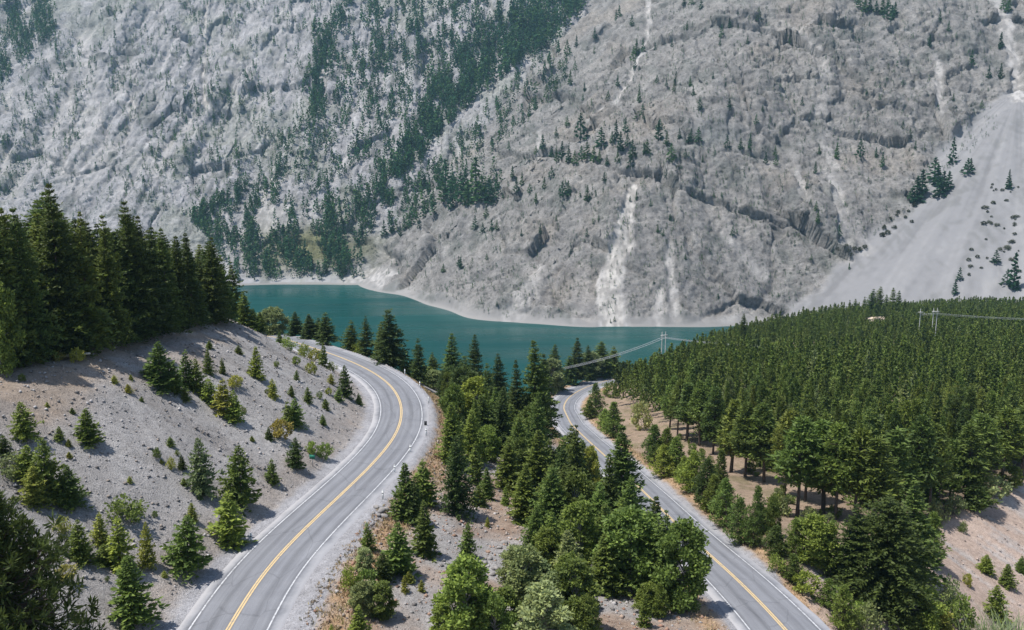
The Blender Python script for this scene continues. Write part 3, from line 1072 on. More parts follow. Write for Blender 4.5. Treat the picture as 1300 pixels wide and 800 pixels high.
PROTO = {
    'young_fir': make_protos('young_fir', [(fir, 4.0, dict(spread=s, spray=0.36, dens=d, ragged=r, droop=0.25, low=0.02, power=p)) for s, d, r, p in
                                           ((1.25, 0.85, 0.2, 0.85), (1.5, 0.8, 0.24, 0.8), (1.05, 0.9, 0.2, 0.9), (1.4, 0.9, 0.28, 0.75), (0.9, 0.7, 0.3, 0.95))]),
    'fir_tree': make_protos('fir_tree', [(fir, 13.0, dict(spread=s, spray=0.62, dens=d, ragged=r, droop=0.35, low=l, power=p)) for s, d, r, l, p in
                                         ((2.9, 0.95, 0.24, 0.05, 0.82), (3.3, 0.85, 0.28, 0.07, 0.78), (2.4, 0.95, 0.22, 0.06, 0.88), (2.8, 0.75, 0.34, 0.1, 0.85), (3.6, 0.9, 0.3, 0.05, 0.7))]),
    'tall_fir': make_protos('tall_fir', [(fir, 22.0, dict(spread=s, spray=0.74, dens=d, ragged=r, droop=0.35, low=l, power=p)) for s, d, r, l, p in
                                         ((4.4, 1.0, 0.22, 0.06, 0.8), (4.0, 1.0, 0.25, 0.05, 0.85), (4.9, 0.95, 0.25, 0.08, 0.74), (3.7, 1.0, 0.25, 0.1, 0.9))]),
    'spreading_fir': make_protos('spreading_fir', [(fir, 18.0, dict(spread=6.6, spray=0.62, dens=1.05, ragged=0.2, droop=0.45, low=0.03, power=0.62))]),
    'spreading_pine': make_protos('spreading_pine', [(pine, 13.0, dict(spread=5.2, bare=0.05, clumps=1000, tuft=0.55, taper=1.2, needles=30, thin=0.19, wild=(0.3, 1.2)))]),
    'pine_tree': make_protos('pine_tree', [(pine, 14.0, dict(spread=s, bare=b, clumps=c, tuft=t, taper=p)) for s, b, c, t, p in
                                           ((2.1, 0.3, 150, 0.82, 1.25), (2.4, 0.34, 140, 0.9, 1.4), (1.7, 0.26, 150, 0.78, 1.1), (2.0, 0.42, 115, 0.85, 1.3), (2.4, 0.22, 170, 0.85, 1.2), (1.5, 0.3, 120, 0.75, 1.05))]),
    'bushy_pine': make_protos('bushy_pine', [(pine, 8.0, dict(spread=s, bare=b, clumps=c, tuft=t, taper=1.0, wild=(0.3, 1.28), needles=20, thin=0.24)) for s, b, c, t in
                                             ((2.0, 0.04, 150, 0.66), (2.3, 0.05, 165, 0.7), (1.6, 0.03, 140, 0.62), (2.5, 0.03, 150, 0.62))]),
    'broadleaf_tree': make_protos('broadleaf_tree', [(broadleaf, 8.0, dict(spread=s, n=n, leaf=l, low=lw)) for s, n, l, lw in
                                                     ((2.6, 9500, 0.27, 0.06), (2.2, 8200, 0.26, 0.1), (3.0, 11500, 0.27, 0.05), (1.9, 7000, 0.25, 0.08))]),
    'shrub': make_protos('shrub', [(broadleaf, 1.6, dict(spread=s, n=900, leaf=0.17, low=0.12, lobes=14)) for s in (1.1, 1.35, 0.9)]),
}
TONE = {    # own colour of the foliage
    'deep': (0.044, 0.071, 0.021), 'dark': (0.072, 0.105, 0.026), 'fir': (0.107, 0.152, 0.034), 'green': (0.141, 0.195, 0.040), 'bright': (0.211, 0.271, 0.051),
    'yellow': (0.278, 0.295, 0.058), 'sage': (0.195, 0.236, 0.094), 'pale': (0.297, 0.333, 0.140), 'gold': (0.328, 0.287, 0.070), 'olive': (0.146, 0.186, 0.040),
}
CAT = {'young_fir': 'young fir', 'fir_tree': 'fir tree', 'tall_fir': 'fir tree', 'spreading_fir': 'fir tree', 'spreading_pine': 'pine tree', 'pine_tree': 'pine tree', 'bushy_pine': 'pine tree', 'broadleaf_tree': 'broadleaf tree', 'shrub': 'shrub'}
PLACED = []


def plant(kind, x, y, z, h, tone, label, group=None, wide=1.0, var=None, name=None):
    i = random.randrange(len(PROTO[kind])) if var is None else var % len(PROTO[kind])
    ph, cm, tm = PROTO[kind][i]
    root = bpy.data.objects.new(name or {'tall_fir': 'fir_tree', 'spreading_fir': 'fir_tree', 'spreading_pine': 'pine_tree'}.get(kind, kind), None)
    COL.objects.link(root)
    root.empty_display_size = 0.5
    root.location = (x, y, z)
    root.rotation_euler = (random.gauss(0, 0.02), random.gauss(0, 0.02), random.uniform(0, 6.28))
    s = h / ph
    root.scale = (s * wide, s * wide, s)
    tag(root, label, CAT[kind], group)
    c = TONE[tone]
    k = random.uniform(0.85, 1.18)
    w = random.uniform(0.92, 1.1)
    for nm, me in (('crown', cm), ('trunk', tm)):
        o = bpy.data.objects.new(nm, me)
        COL.objects.link(o)
        o.parent = root
        if nm == 'crown':
            o.color = (c[0] * k * w, c[1] * k, c[2] * k / w, 1)
    PLACED.append((x, y))
    return root


def tree_at(kind, px, base, top, tone, label, group=None, wide=None, var=None, grow=1.0, name=None):
    """Stand a tree on the terrain where the survey photograph shows its foot; its height follows from where its top shows."""
    p = hit(px, base, ground)
    if p is None or p[2] < 2.0 or (p[1] > 330 and px < 790):
        d = ray(px, base)
        ys = np.arange(140, 420, 2.0)
        xs = d.x / d.y * ys
        gz = ground_height(xs, ys)
        gap = CAM_Z + d.z / d.y * ys - gz[0]
        gap = np.where((gz[1] < 7.5) | (gz[3] < 7.5) | (gz[0] < 3), 1e3, gap)
        j = int(np.argmin(gap))
        p = np.array((xs[j], ys[j], gz[0][j]))
    lo_, hi_ = 0.1, 60.0
    for _ in range(30):
        m = 0.5 * (lo_ + hi_)
        if project_y(p[2] + m, p[1]) > top:
            lo_ = m
        else:
            hi_ = m
    h = lo_ * grow
    if kind == 'fir_tree' and h > 15:
        kind = 'tall_fir'
        var = None if var is None else var % 4
    wd = 1.0
    if wide is not None:                       # crown width in photo pixels
        i = random.randrange(len(PROTO[kind])) if var is None else var
        var = i
        me = PROTO[kind][i][1]
        if 'bw' not in me:
            co = np.empty(len(me.vertices) * 3, np.float32)
            me.vertices.foreach_get('co', co)
            co = co.reshape(-1, 3)
            me['bw'] = float(np.percentile(np.hypot(co[:, 0], co[:, 1]), 96) * 2)
        dist = (p[1] * math.cos(PITCH) + (CAM_Z - p[2]) * math.sin(PITCH))
        wd = (wide * dist / FOC) / (me['bw'] * h / PROTO[kind][i][0])
        wd = min(max(wd, 0.55), 2.3)
    return plant(kind, p[0], p[1], p[2] - 0.05, h, tone, label, group, wd, var, name)


YF, FT, PT, BP, BT, SH = 'young_fir', 'fir_tree', 'pine_tree', 'bushy_pine', 'broadleaf_tree', 'shrub'
G_SLOPE = 'young firs on the grey slope'
SEED_LABEL = 'tiny seedling fir on the grey gravel slope beside the upper road'
SEED_GROUP = 'tiny seedlings on the gravel slope'

# --- the grey cut slope left of the upper road
SLOPE = [
    (YF, 205, 491, 434, 'fir', 'largest dark green fir at the top of the diagonal clump on the slope', 46),
    (YF, 191, 479, 456, 'fir', 'short dark fir at the upper left end of the diagonal clump on the slope', 24),
    (YF, 222, 498, 460, 'fir', 'narrow fir under the largest one of the diagonal clump', 26),
    (YF, 236, 490, 444, 'fir', 'second tallest dark fir in the diagonal clump on the slope', 28),
    (YF, 250, 498, 456, 'green', 'mid green fir halfway down the diagonal clump on the slope', 26),
    (YF, 264, 474, 443, 'green', 'slim fir standing just above the diagonal clump on the slope', 16),
    (YF, 266, 511, 480, 'bright', 'bright rounded fir low in the diagonal clump on the slope', 28),
    (YF, 284, 526, 480, 'yellow', 'yellow green fir near the lower end of the diagonal clump', 32),
    (YF, 297, 534, 496, 'bright', 'lowest fir of the diagonal clump, throwing a shadow to its right', 28),
    (YF, 283, 475, 454, 'olive', 'thin sparse fir uphill and right of the diagonal clump', 10),
    (SH, 299, 492, 476, 'yellow', 'low yellowish shrub at the right edge of the diagonal clump', 22),
    (YF, 325, 479, 440, 'bright', 'slender bright fir alone on the slope below the forest point', 22),
    (YF, 112, 562, 519, 'green', 'bushy fir standing alone in the open middle of the gravel slope', 36),
    (YF, 30, 556, 510, 'bright', 'bright fir at the left, first below the brown earth of the ledge', 34),
    (YF, 62, 636, 556, 'green', 'large bright fir in the thick clump at the left of the slope', 52),
    (YF, 36, 612, 566, 'bright', 'rounded fir in the left clump, under the first fir below the ledge', 40),
    (YF, 88, 640, 590, 'fir', 'dark fir on the right flank of the left clump', 44),
    (YF, 46, 640, 592, 'yellow', 'yellow tipped fir at the foot of the left clump', 40),
    (SH, 17, 602, 576, 'sage', 'grey green shrub at the left border beside the left clump', 40),
    (YF, 4, 577, 552, 'dark', 'dark fir cut by the left border of the view', 24),
    (YF, 75, 558, 541, 'green', 'small fir just right of the first fir below the ledge', 15),
    (YF, 255, 627, 556, 'sage', 'soft grey green fir on the open gravel, rounder than its neighbours', 38),
    (YF, 306, 640, 566, 'green', 'tall upper fir of the overlapping pair beside the upper road', 54),
    (YF, 293, 690, 622, 'bright', 'lower fir of the overlapping pair beside the upper road', 52),
    (YF, 238, 722, 655, 'green', 'very broad fir by the road edge with a dark shadow on its right', 62),
    (YF, 244, 661, 638, 'yellow', 'small yellow fir right behind the very broad fir by the road', 16),
    (SH, 161, 664, 630, 'olive', 'wide low shrub with spiky top on the lower gravel slope', 52),
    (YF, 128, 692, 650, 'yellow', 'yellowish fir touching the tall one in the lower left group', 26),
    (YF, 103, 713, 660, 'green', 'leftmost fir in the lower left group of the gravel slope', 36),
    (YF, 152, 722, 656, 'bright', 'tallest fir in the lower left group of the gravel slope', 42),
    (YF, 188, 719, 664, 'yellow', 'thin tiered fir at the right of the lower left group', 26),
    (YF, 166, 790, 708, 'green', 'big pointed fir near the lower border, closest of those on the slope', 60),
    (YF, 134, 716, 690, 'fir', 'low dark fir filling the gap in the lower left group', 30),
    (SH, 80, 676, 656, 'yellow', 'small yellow brown shrub beside the dark near pine', 24),
    (SH, 84, 738, 716, 'gold', 'golden shrub touching the dark near pine', 26),
    (SH, 80, 702, 678, 'dark', 'dark shrub right of the dark near pine', 20),
    (YF, 346, 505, 481, 'yellow', 'yellowish small fir high on the slope below the forest point', 15),
    (YF, 376, 541, 506, 'green', 'dark green fir with a slanting shadow in the middle of the road bend slope', 26),
    (YF, 366, 540, 508, 'green', 'twin stem leaning on the fir of the road bend slope', 18),
    (SH, 357, 558, 532, 'gold', 'large yellowish shrub on the slope inside the road bend', 28),
    (YF, 342, 558, 542, 'dark', 'small dark fir just left of the large yellowish shrub', 12),
    (YF, 376, 594, 556, 'dark', 'dark conical fir just left of the small green sign', 27),
    (YF, 346, 614, 582, 'green', 'small pointed fir low on the slope, left of the upper road', 20),
    (SH, 396, 577, 560, 'bright', 'left one of two bright bushes above the small green sign', 18),
    (SH, 413, 583, 562, 'bright', 'right one of two bright bushes above the small green sign', 20),
    (YF, 439, 504, 464, 'dark', 'biggest dark fir at the inner edge of the road bend', 24),
    (YF, 430, 509, 493, 'green', 'low fir at the foot of the dark fir inside the road bend', 14),
    (YF, 421, 488, 474, 'yellow', 'small yellow fir left of the dark fir inside the road bend', 12),
    (YF, 456, 514, 499, 'green', 'small fir closest to the asphalt inside the road bend', 10),
    (YF, 391, 511, 491, 'green', 'pointed little fir in the middle of the slope above the bend', 13),
    (YF, 370, 503, 489, 'olive', 'stubby little fir left of the pointed one above the bend', 11),
    (YF, 414, 520, 506, 'green', 'small fir leaning downhill below the pointed one', 12),
    (YF, 410, 539, 526, 'green', 'isolated little fir low inside the bend, ringed by bare gravel', 11),
    (SH, 395, 475, 459, 'yellow', 'yellow shrub above the bend under the roadside bushes', 15),
    (YF, 377, 483, 470, 'green', 'little fir left of the yellow shrub above the bend', 9),
    (YF, 411, 466, 435, 'green', 'slim spire fir beside the far stretch of the upper road', 14),
    (SH, 421, 471, 459, 'bright', 'round bush against the far stretch of the upper road', 14),
    (SH, 400, 459, 443, 'yellow', 'yellow green bush left of the slim spire fir', 20),
    (SH, 386, 454, 436, 'bright', 'bright bush higher up beside the far stretch of the upper road', 18),
    (SH, 366, 444, 428, 'bright', 'topmost bush of the row along the far upper road', 20),
    (YF, 355, 436, 422, 'green', 'little fir where the slope meets the trees by the lake', 12),
    (YF, 231, 595, 577, 'dark', 'dark little fir in the middle of the open gravel', 13),
    (SH, 217, 595, 581, 'yellow', 'yellow tuft of shrub left of the dark little fir', 13),
    (SH, 199, 582, 568, 'olive', 'round olive shrub alone on the open gravel', 12),
]
for k, px, b, t, tone, lab, wd in SLOPE:
    tree_at(k, px, b, t, tone, lab, None, wd)
for px, b, t in ((266, 442, 432), (303, 449, 438), (145, 486, 476), (163, 498, 487), (166, 482, 475), (92, 525, 517), (87, 566, 557), (88, 581, 573), (216, 566, 554), (235, 508, 493), (406, 506, 497),
                 (376, 463, 452), (417, 501, 492), (165, 613, 604), (234, 616, 606), (197, 656, 648), (209, 733, 724), (28, 484, 474), (225, 578, 571), (180, 510, 503), (253, 634, 627), (136, 738, 731),
                 (351, 466, 458), (340, 500, 493), (310, 525, 517), (320, 560, 553), (205, 588, 582), (60, 516, 510)):
    tree_at(random.choice((YF, YF, SH)), px, b, t, random.choice(('yellow', 'olive', 'green')), SEED_LABEL, SEED_GROUP, (b - t) * 1.05)

# --- dark forest on the ledge
LEDGE = 'tall dark conifer in the shaded forest on the left ledge'
LEDGE_G = 'dark conifers of the forest on the ledge'
sky_x = [0, 20, 40, 60, 75, 92, 103, 117, 130, 143, 155, 167, 178, 197, 215, 233, 247, 258, 270, 284, 297, 307, 314]
sky_y = [252, 262, 264, 262, 233, 268, 282, 268, 286, 272, 282, 255, 274, 288, 290, 300, 295, 312, 302, 326, 334, 372, 392]
base_x = [0, 40, 95, 130, 165, 200, 240, 270, 295, 318]
base_y = [470, 461, 452, 446, 434, 424, 414, 410, 405, 402]
tree_at(FT, 75, 454, 231, 'dark', 'tallest pointed conifer of the shaded forest on the left ledge', None, 66, 0)
tree_at(FT, 167, 432, 254, 'dark', 'second tallest conifer of the shaded forest, nearer its lake end', None, 56, 2)
tree_at(FT, 118, 446, 267, random.choice(('dark', 'fir', 'olive')), LEDGE, LEDGE_G, 48)
tree_at(FT, 143, 441, 271, random.choice(('dark', 'fir', 'olive')), LEDGE, LEDGE_G, 46)
tree_at(FT, 40, 461, 262, random.choice(('dark', 'fir', 'olive')), LEDGE, LEDGE_G, 58)
tree_at(FT, 5, 468, 251, random.choice(('dark', 'fir', 'olive')), LEDGE, LEDGE_G, 62)
tree_at(FT, 22, 464, 262, random.choice(('dark', 'fir', 'olive')), LEDGE, LEDGE_G, 60)
tree_at(FT, 184, 428, 273, random.choice(('dark', 'fir', 'olive')), LEDGE, LEDGE_G, 46)
tree_at(FT, 201, 423, 287, random.choice(('dark', 'fir', 'olive')), LEDGE, LEDGE_G, 44)
tree_at(FT, 217, 420, 289, random.choice(('dark', 'fir', 'olive')), LEDGE, LEDGE_G, 44)
tree_at(FT, 233, 417, 299, random.choice(('dark', 'fir', 'olive')), LEDGE, LEDGE_G, 42)
tree_at(FT, 247, 414, 294, random.choice(('dark', 'fir', 'olive')), LEDGE, LEDGE_G, 42)
tree_at(FT, 270, 410, 300, random.choice(('dark', 'fir', 'olive')), LEDGE, LEDGE_G, 40)
tree_at(FT, 284, 408, 324, 'fir', LEDGE, LEDGE_G, 36)
tree_at(FT, 297, 406, 333, 'fir', 'outermost conifer at the point of the ledge forest', None, 30)
tree_at(YF, 311, 409, 371, 'green', 'short bushy fir at the tip of the ledge above the lake', None, 26)
tree_at(YF, 322, 416, 392, 'green', 'lower fir hugging the tip of the ledge', None, 22)
tree_at(BT, 3, 476, 352, 'green', 'light green broadleaf tree against the dark forest at the left border', None, 44)
tree_at(SH, 98, 460, 442, 'yellow', 'yellow bush beside the pale log on the ledge', None, 22)
tree_at(SH, 75, 458, 446, 'gold', 'dry golden bush left of the yellow one on the ledge', None, 18)
for k in range(110):
    px = random.uniform(-60, 302)
    p = hit(px, float(np.interp(px, base_x, base_y)), ground)
    if p is None:
        continue
    dv = p[:2] / np.linalg.norm(p[:2])
    back = random.uniform(2.0, 34)
    q = p[:2] + dv * back
    z = drop(q[0], q[1], ground)
    if z is None:
        continue
    skyl = float(np.interp(px, sky_x, sky_y))
    top = skyl + (random.uniform(0, 20) if random.random() < 0.55 else random.uniform(10, 46))
    hh = 30.0
    while hh > 6 and project_y(z + hh, q[1]) < top:
        hh -= 0.3
    plant('tall_fir', q[0], q[1], z - 0.1, hh, random.choice(('dark', 'fir', 'dark', 'olive')), LEDGE, LEDGE_G, random.uniform(1.0, 1.35))

# --- the dark pine close to the camera
d = ray(12, 760)
pp = np.array((0, 0, CAM_Z)) + np.array(d) * 52.0
z = drop(pp[0], pp[1], ground)
hh = 1.0
while project_y(z + hh, pp[1]) > 628:
    hh += 0.1
print('near pine', pp, z, hh)
plant('spreading_pine', pp[0] - 1.0, pp[1], z - 0.1, hh, 'dark', 'big dark near pine, cut by the left and lower borders', None, min(2.2, 7.5 / (0.4 * hh)), 0)

# --- along the outer side of the upper road
MIDDLE = [
    (BT, 348, 424, 388, 'sage', 'pale grey green bushy tree at the lake end of the ledge', 40),
    (FT, 330, 418, 396, 'fir', 'small fir between the ledge tip and the pale bushy tree', 20),
    (FT, 374, 426, 396, 'dark', 'small dark fir first behind the far upper road', 24),
    (FT, 392, 430, 399, 'dark', 'dark fir second behind the far upper road', 26),
    (FT, 415, 437, 397, 'dark', 'dark fir third behind the far upper road, against the lake', 30),
    (FT, 404, 433, 404, 'fir', 'lower fir wedged between two dark ones behind the far upper road', 24),
    (FT, 445, 443, 407, 'fir', 'mid green fir standing alone against the lake behind the road bend', 28),
    (FT, 466, 447, 402, 'dark', 'narrow dark spire left of the broad fir at the bend', 26),
    (FT, 497, 460, 392, 'dark', 'broad dark fir by the outer bend, tallest against the lake', 50),
    (FT, 484, 455, 412, 'fir', 'fir leaning into the left side of the broad one at the bend', 28),
    (SH, 456, 449, 434, 'bright', 'green bush between two firs behind the guide posts', 20),
    (FT, 531, 464, 430, 'dark', 'small dark fir right of the broad one at the bend', 26),
    (SH, 512, 465, 452, 'bright', 'bright bush at the foot of the broad fir by the bend', 22),
    (SH, 524, 473, 458, 'bright', 'yellow green bush on the outer shoulder of the bend', 24),
    (SH, 538, 483, 464, 'bright', 'large bright bush on the outer shoulder of the bend', 28),
    (BT, 551, 494, 468, 'sage', 'sage coloured bushy tree just outside the bend', 30),
    (FT, 550, 486, 448, 'fir', 'fir behind the sage coloured bush outside the bend', 28),
    (FT, 573, 500, 423, 'fir', 'light fir with a feathery top, first of the big ones right of the bend', 38),
    (FT, 605, 514, 425, 'dark', 'dark narrow spire rising above the woods between the two roads', 34),
    (FT, 590, 500, 452, 'fir', 'fir filling the gap left of the dark narrow spire', 30),
    (FT, 631, 530, 449, 'dark', 'dark fir right of the narrow spire, below the lake', 34),
    (FT, 618, 528, 462, 'fir', 'lower fir right under the narrow spire', 30),
    (BT, 604, 556, 476, 'bright', 'brightest yellow green broadleaf tree outside the upper bend', 46),
    (BT, 578, 548, 484, 'green', 'green broadleaf tree left of the brightest one outside the bend', 36),
    (FT, 572, 590, 510, 'green', 'tall fir on the edge of the outer slope, left of the open gravel', 40),
    (FT, 598, 585, 520, 'bright', 'fir below the brightest broadleaf one', 36),
    (FT, 580, 652, 552, 'dark', 'large dark fir at the head of the gravel between the roads', 46),
    (YF, 604, 614, 560, 'green', 'leaning fir behind the large dark one on the gravel', 28),
    (BT, 620, 583, 538, 'bright', 'small bright leafy tree among the dark woods between the roads', 34),
    (FT, 640, 580, 490, 'dark', 'dark fir deep in the woods between the roads, under the skyline', 38),
    (FT, 655, 560, 456, 'dark', 'dark conifer left of the round topped fir', 34),
    (FT, 674, 566, 431, 'fir', 'wide round topped fir between the two roads, tallest by the lake', 56),
    (FT, 690, 546, 448, 'dark', 'dark flank tree right of the wide round topped fir', 36),
    (FT, 645, 622, 556, 'green', 'fir with a shaded foot beside the red brown gravel', 42),
    (FT, 660, 600, 530, 'green', 'green fir in the middle of the woods between the roads', 40),
    (FT, 681, 604, 492, 'fir', 'rough tall fir beside the left edge of the lower bend', 38),
    (FT, 680, 640, 546, 'green', 'big fir under the rough tall fir of the lower bend', 54),
    (FT, 727, 664, 541, 'dark', 'dark shaggy fir in front of the lower bend', 48),
    (BT, 748, 640, 564, 'yellow', 'yellow green tree against the lower road below its bend', 30),
    (BT, 700, 494, 452, 'sage', 'sage green tree at the far side of the lower bend', 34),
    (FT, 706, 492, 437, 'fir', 'fir between the round topped fir and the lower bend', 30),
    (FT, 731, 488, 428, 'dark', 'dark spiky fir beyond the lower bend, against the lake', 26),
    (FT, 722, 490, 452, 'fir', 'small fir left under the dark spiky one beyond the lower bend', 26),
    (BT, 750, 482, 446, 'sage', 'soft sage tree behind the far lower road', 34),
    (FT, 764, 486, 433, 'green', 'rounded crown right beside the power line end', 42),
    (FT, 779, 482, 440, 'green', 'rounded tree at the far end of the lower road', 26),
    (FT, 744, 484, 438, 'dark', 'dark fir tucked between the rounded crown and the spiky fir', 24),
    (FT, 785, 684, 538, 'fir', 'big dark fir overhanging the lower road below its bend', 64),
    (FT, 770, 690, 575, 'dark', 'dark fir left of the big one overhanging the lower road', 44),
    (FT, 800, 716, 606, 'green', 'tiered fir with light tips beside the lower road', 54),
    (FT, 758, 700, 612, 'green', 'fir in the shade left of the tiered fir', 50),
    (FT, 714, 640, 566, 'dark', 'dark pointed fir left of the shaggy one', 38),
    (FT, 665, 660, 590, 'green', 'fir at the right border of the grey gravel tongue', 42),
    (BT, 735, 730, 634, 'green', 'pale green leafy tree at the middle of the lower woods', 56),
    (FT, 700, 722, 648, 'green', 'small tiered fir at the end of the grey gravel tongue', 36),
    (FT, 716, 752, 672, 'sage', 'grey green fir under the small tiered fir', 54),
    (BT, 800, 748, 642, 'green', 'largest round leafy tree beside the lower road', 82),
    (BT, 866, 772, 658, 'green', 'leafy tree with a deep shadow reaching the lower road', 66),
    (FT, 840, 762, 650, 'fir', 'darker fir joined to the leafy tree shading the lower road', 54),
    (FT, 770, 752, 676, 'fir', 'shaded fir in the hollow left of the largest round one', 50),
    (YF, 818, 795, 752, 'green', 'small pointed spruce on the bare patch near the lower border', 20),
    (BP, 837, 784, 742, 'green', 'small soft pine right of the pointed spruce on the bare patch', 26),
    (BT, 820, 776, 738, 'green', 'low leafy bush behind the pointed spruce on the bare patch', 36),
    (BT, 730, 800, 704, 'fir', 'shaded leafy tree at the edge of the bare patch near the lower border', 60),
    (BT, 664, 780, 690, 'sage', 'grey green tree with fine leaves above the lower border', 58),
    (BT, 690, 830, 738, 'pale', 'palest grey green bush at the lower border', 74),
    (BT, 590, 812, 704, 'bright', 'big bright yellow green tree at the lower border', 74),
    (BT, 562, 818, 762, 'bright', 'bright bush at the left foot of the big yellow green tree', 34),
    (BT, 628, 826, 752, 'green', 'dark green bush between two pale trees at the lower border', 50),
    (BT, 655, 748, 692, 'sage', 'sage tree right of the brown rubble', 44),
    (BT, 682, 764, 706, 'sage', 'fine leaved pale tree below the end of the grey gravel tongue', 44),
    (BT, 640, 806, 742, 'green', 'green bush low at the border, right of the big yellow green tree', 44),
    (BT, 704, 796, 722, 'sage', 'sage tree just above the palest grey green bush', 50),
    (BT, 722, 772, 700, 'green', 'green tree joining the sage tree and the shaded one by the bare patch', 46),
    (BT, 742, 812, 752, 'olive', 'olive bush at the lower border left of the bare patch', 42),
    (BT, 612, 812, 750, 'bright', 'bright bush tucked into the right side of the big yellow green tree', 40),
    (FT, 678, 706, 640, 'green', 'green fir leaning over the upper end of the grey gravel tongue', 36),
    (BT, 692, 730, 668, 'green', 'leafy tree at the foot of the small tiered fir', 40),
    (FT, 716, 706, 640, 'fir', 'mid green fir right of the small tiered fir', 38),
    (FT, 738, 700, 628, 'green', 'fresh green fir in front of the shaggy fir of the lower bend', 42),
    (FT, 762, 716, 640, 'olive', 'olive fir among the leafy trees beside the lower road', 44),
    (YF, 593, 706, 664, 'green', 'lone fir on the gravel just above the big yellow green tree', 24),
    (YF, 619, 633, 594, 'green', 'upright fir on the gravel tongue right of the large dark fir', 22),
    (YF, 608, 641, 616, 'green', 'low wide fir touching the gravel tongue', 24),
    (YF, 642, 641, 618, 'bright', 'small bright fir halfway along the gravel tongue', 14),
    (YF, 668, 641, 618, 'bright', 'small bright fir by the red brown gravel', 15),
    (YF, 619, 669, 656, 'yellow', 'tiny fir in the centre of the gravel tongue', 8),
    (YF, 514, 660, 588, 'fir', 'left one of two overlapping firs beside the upper road', 42),
    (YF, 540, 640, 582, 'green', 'right one of two overlapping firs beside the upper road', 40),
    (YF, 527, 665, 606, 'dark', 'dark fir in front of the two overlapping ones', 30),
    (YF, 541, 704, 636, 'fir', 'dense fir with a black shadow, right of the stone heap', 36),
    (YF, 506, 727, 664, 'green', 'very wide dense fir in the middle of the verge slope', 52),
    (YF, 467, 699, 663, 'green', 'thin tapering fir nearest the upper road gravel', 22),
    (YF, 486, 737, 702, 'dark', 'dark little fir at the foot of the very wide one', 28),
    (BT, 462, 727, 694, 'pale', 'pale dry bush on the verge below the thin fir', 26),
    (SH, 445, 752, 720, 'bright', 'bright bush closest to the orange grass of the verge', 28),
    (SH, 464, 752, 722, 'green', 'green bush in the middle of the verge thicket', 30),
    (BT, 460, 780, 736, 'sage', 'loose sage bush in the verge thicket', 34),
    (BT, 487, 784, 738, 'olive', 'olive bush at the right end of the verge thicket', 38),
    (YF, 455, 815, 768, 'bright', 'bright fir cut by the lower border beside the verge', 34),
    (YF, 421, 812, 792, 'yellow', 'tiny yellow fir on the verge at the lower border', 12),
    (YF, 513, 751, 731, 'yellow', 'left one of three seedlings on the brown gravel', 12),
    (YF, 520, 740, 724, 'yellow', 'topmost of three seedlings on the brown gravel', 14),
    (YF, 535, 751, 736, 'yellow', 'right one of three seedlings on the brown gravel', 11),
]
for k, px, b, t, tone, lab, wd in MIDDLE:
    tree_at(k, px, b, t, tone, lab, None, wd)

# the crowded undergrowth and lesser trees of the strip between the roads
UND_L = 'half hidden tree in the crowded woods between the two roads'
UND_G = 'half hidden trees between the two roads'
und = [(np.array([(555, 480), (790, 470), (770, 560), (700, 640), (640, 600), (570, 560)]), 46), (np.array([(690, 640), (780, 620), (850, 720), (860, 745), (780, 760), (700, 720)]), 22),
       (np.array([(530, 462), (790, 452), (790, 475), (700, 482), (560, 492)]), 26)]


def inside(poly, x, y):
    c = False
    n = len(poly)
    for i in range(n):
        x0, y0 = poly[i]
        x1, y1 = poly[(i + 1) % n]
        if (y0 > y) != (y1 > y) and x < (x1 - x0) * (y - y0) / (y1 - y0) + x0:
            c = not c
    return c


for poly, n in und:
    k = 0
    tries = 0
    while k < n and tries < 3000:
        tries += 1
        px, py = random.uniform(poly[:, 0].min(), poly[:, 0].max()), random.uniform(poly[:, 1].min(), poly[:, 1].max())
        if not inside(poly, px, py):
            continue
        p = hit(px, py, ground)
        if p is None or p[2] < 4:
            continue
        du_, _, _, _ = road_near(ROAD_U, p[:1], p[1:2])
        dl_, _, _, _ = road_near(ROAD_L, p[:1], p[1:2])
        if du_[0] < 10 or dl_[0] < (19 if py < 600 else 10) or (684 < px < 790 and py > 487 and py < 590) or any((p[0] - a) ** 2 + (p[1] - b) ** 2 < 9 for a, b in PLACED):
            continue
        kk = random.choice((FT, FT, FT, FT, BT))
        plant(kk, p[0], p[1], p[2] - 0.1, random.uniform(5, 10.5), random.choice(('fir', 'dark', 'green', 'fir')), UND_L, UND_G, random.uniform(0.9, 1.15))
        k += 1

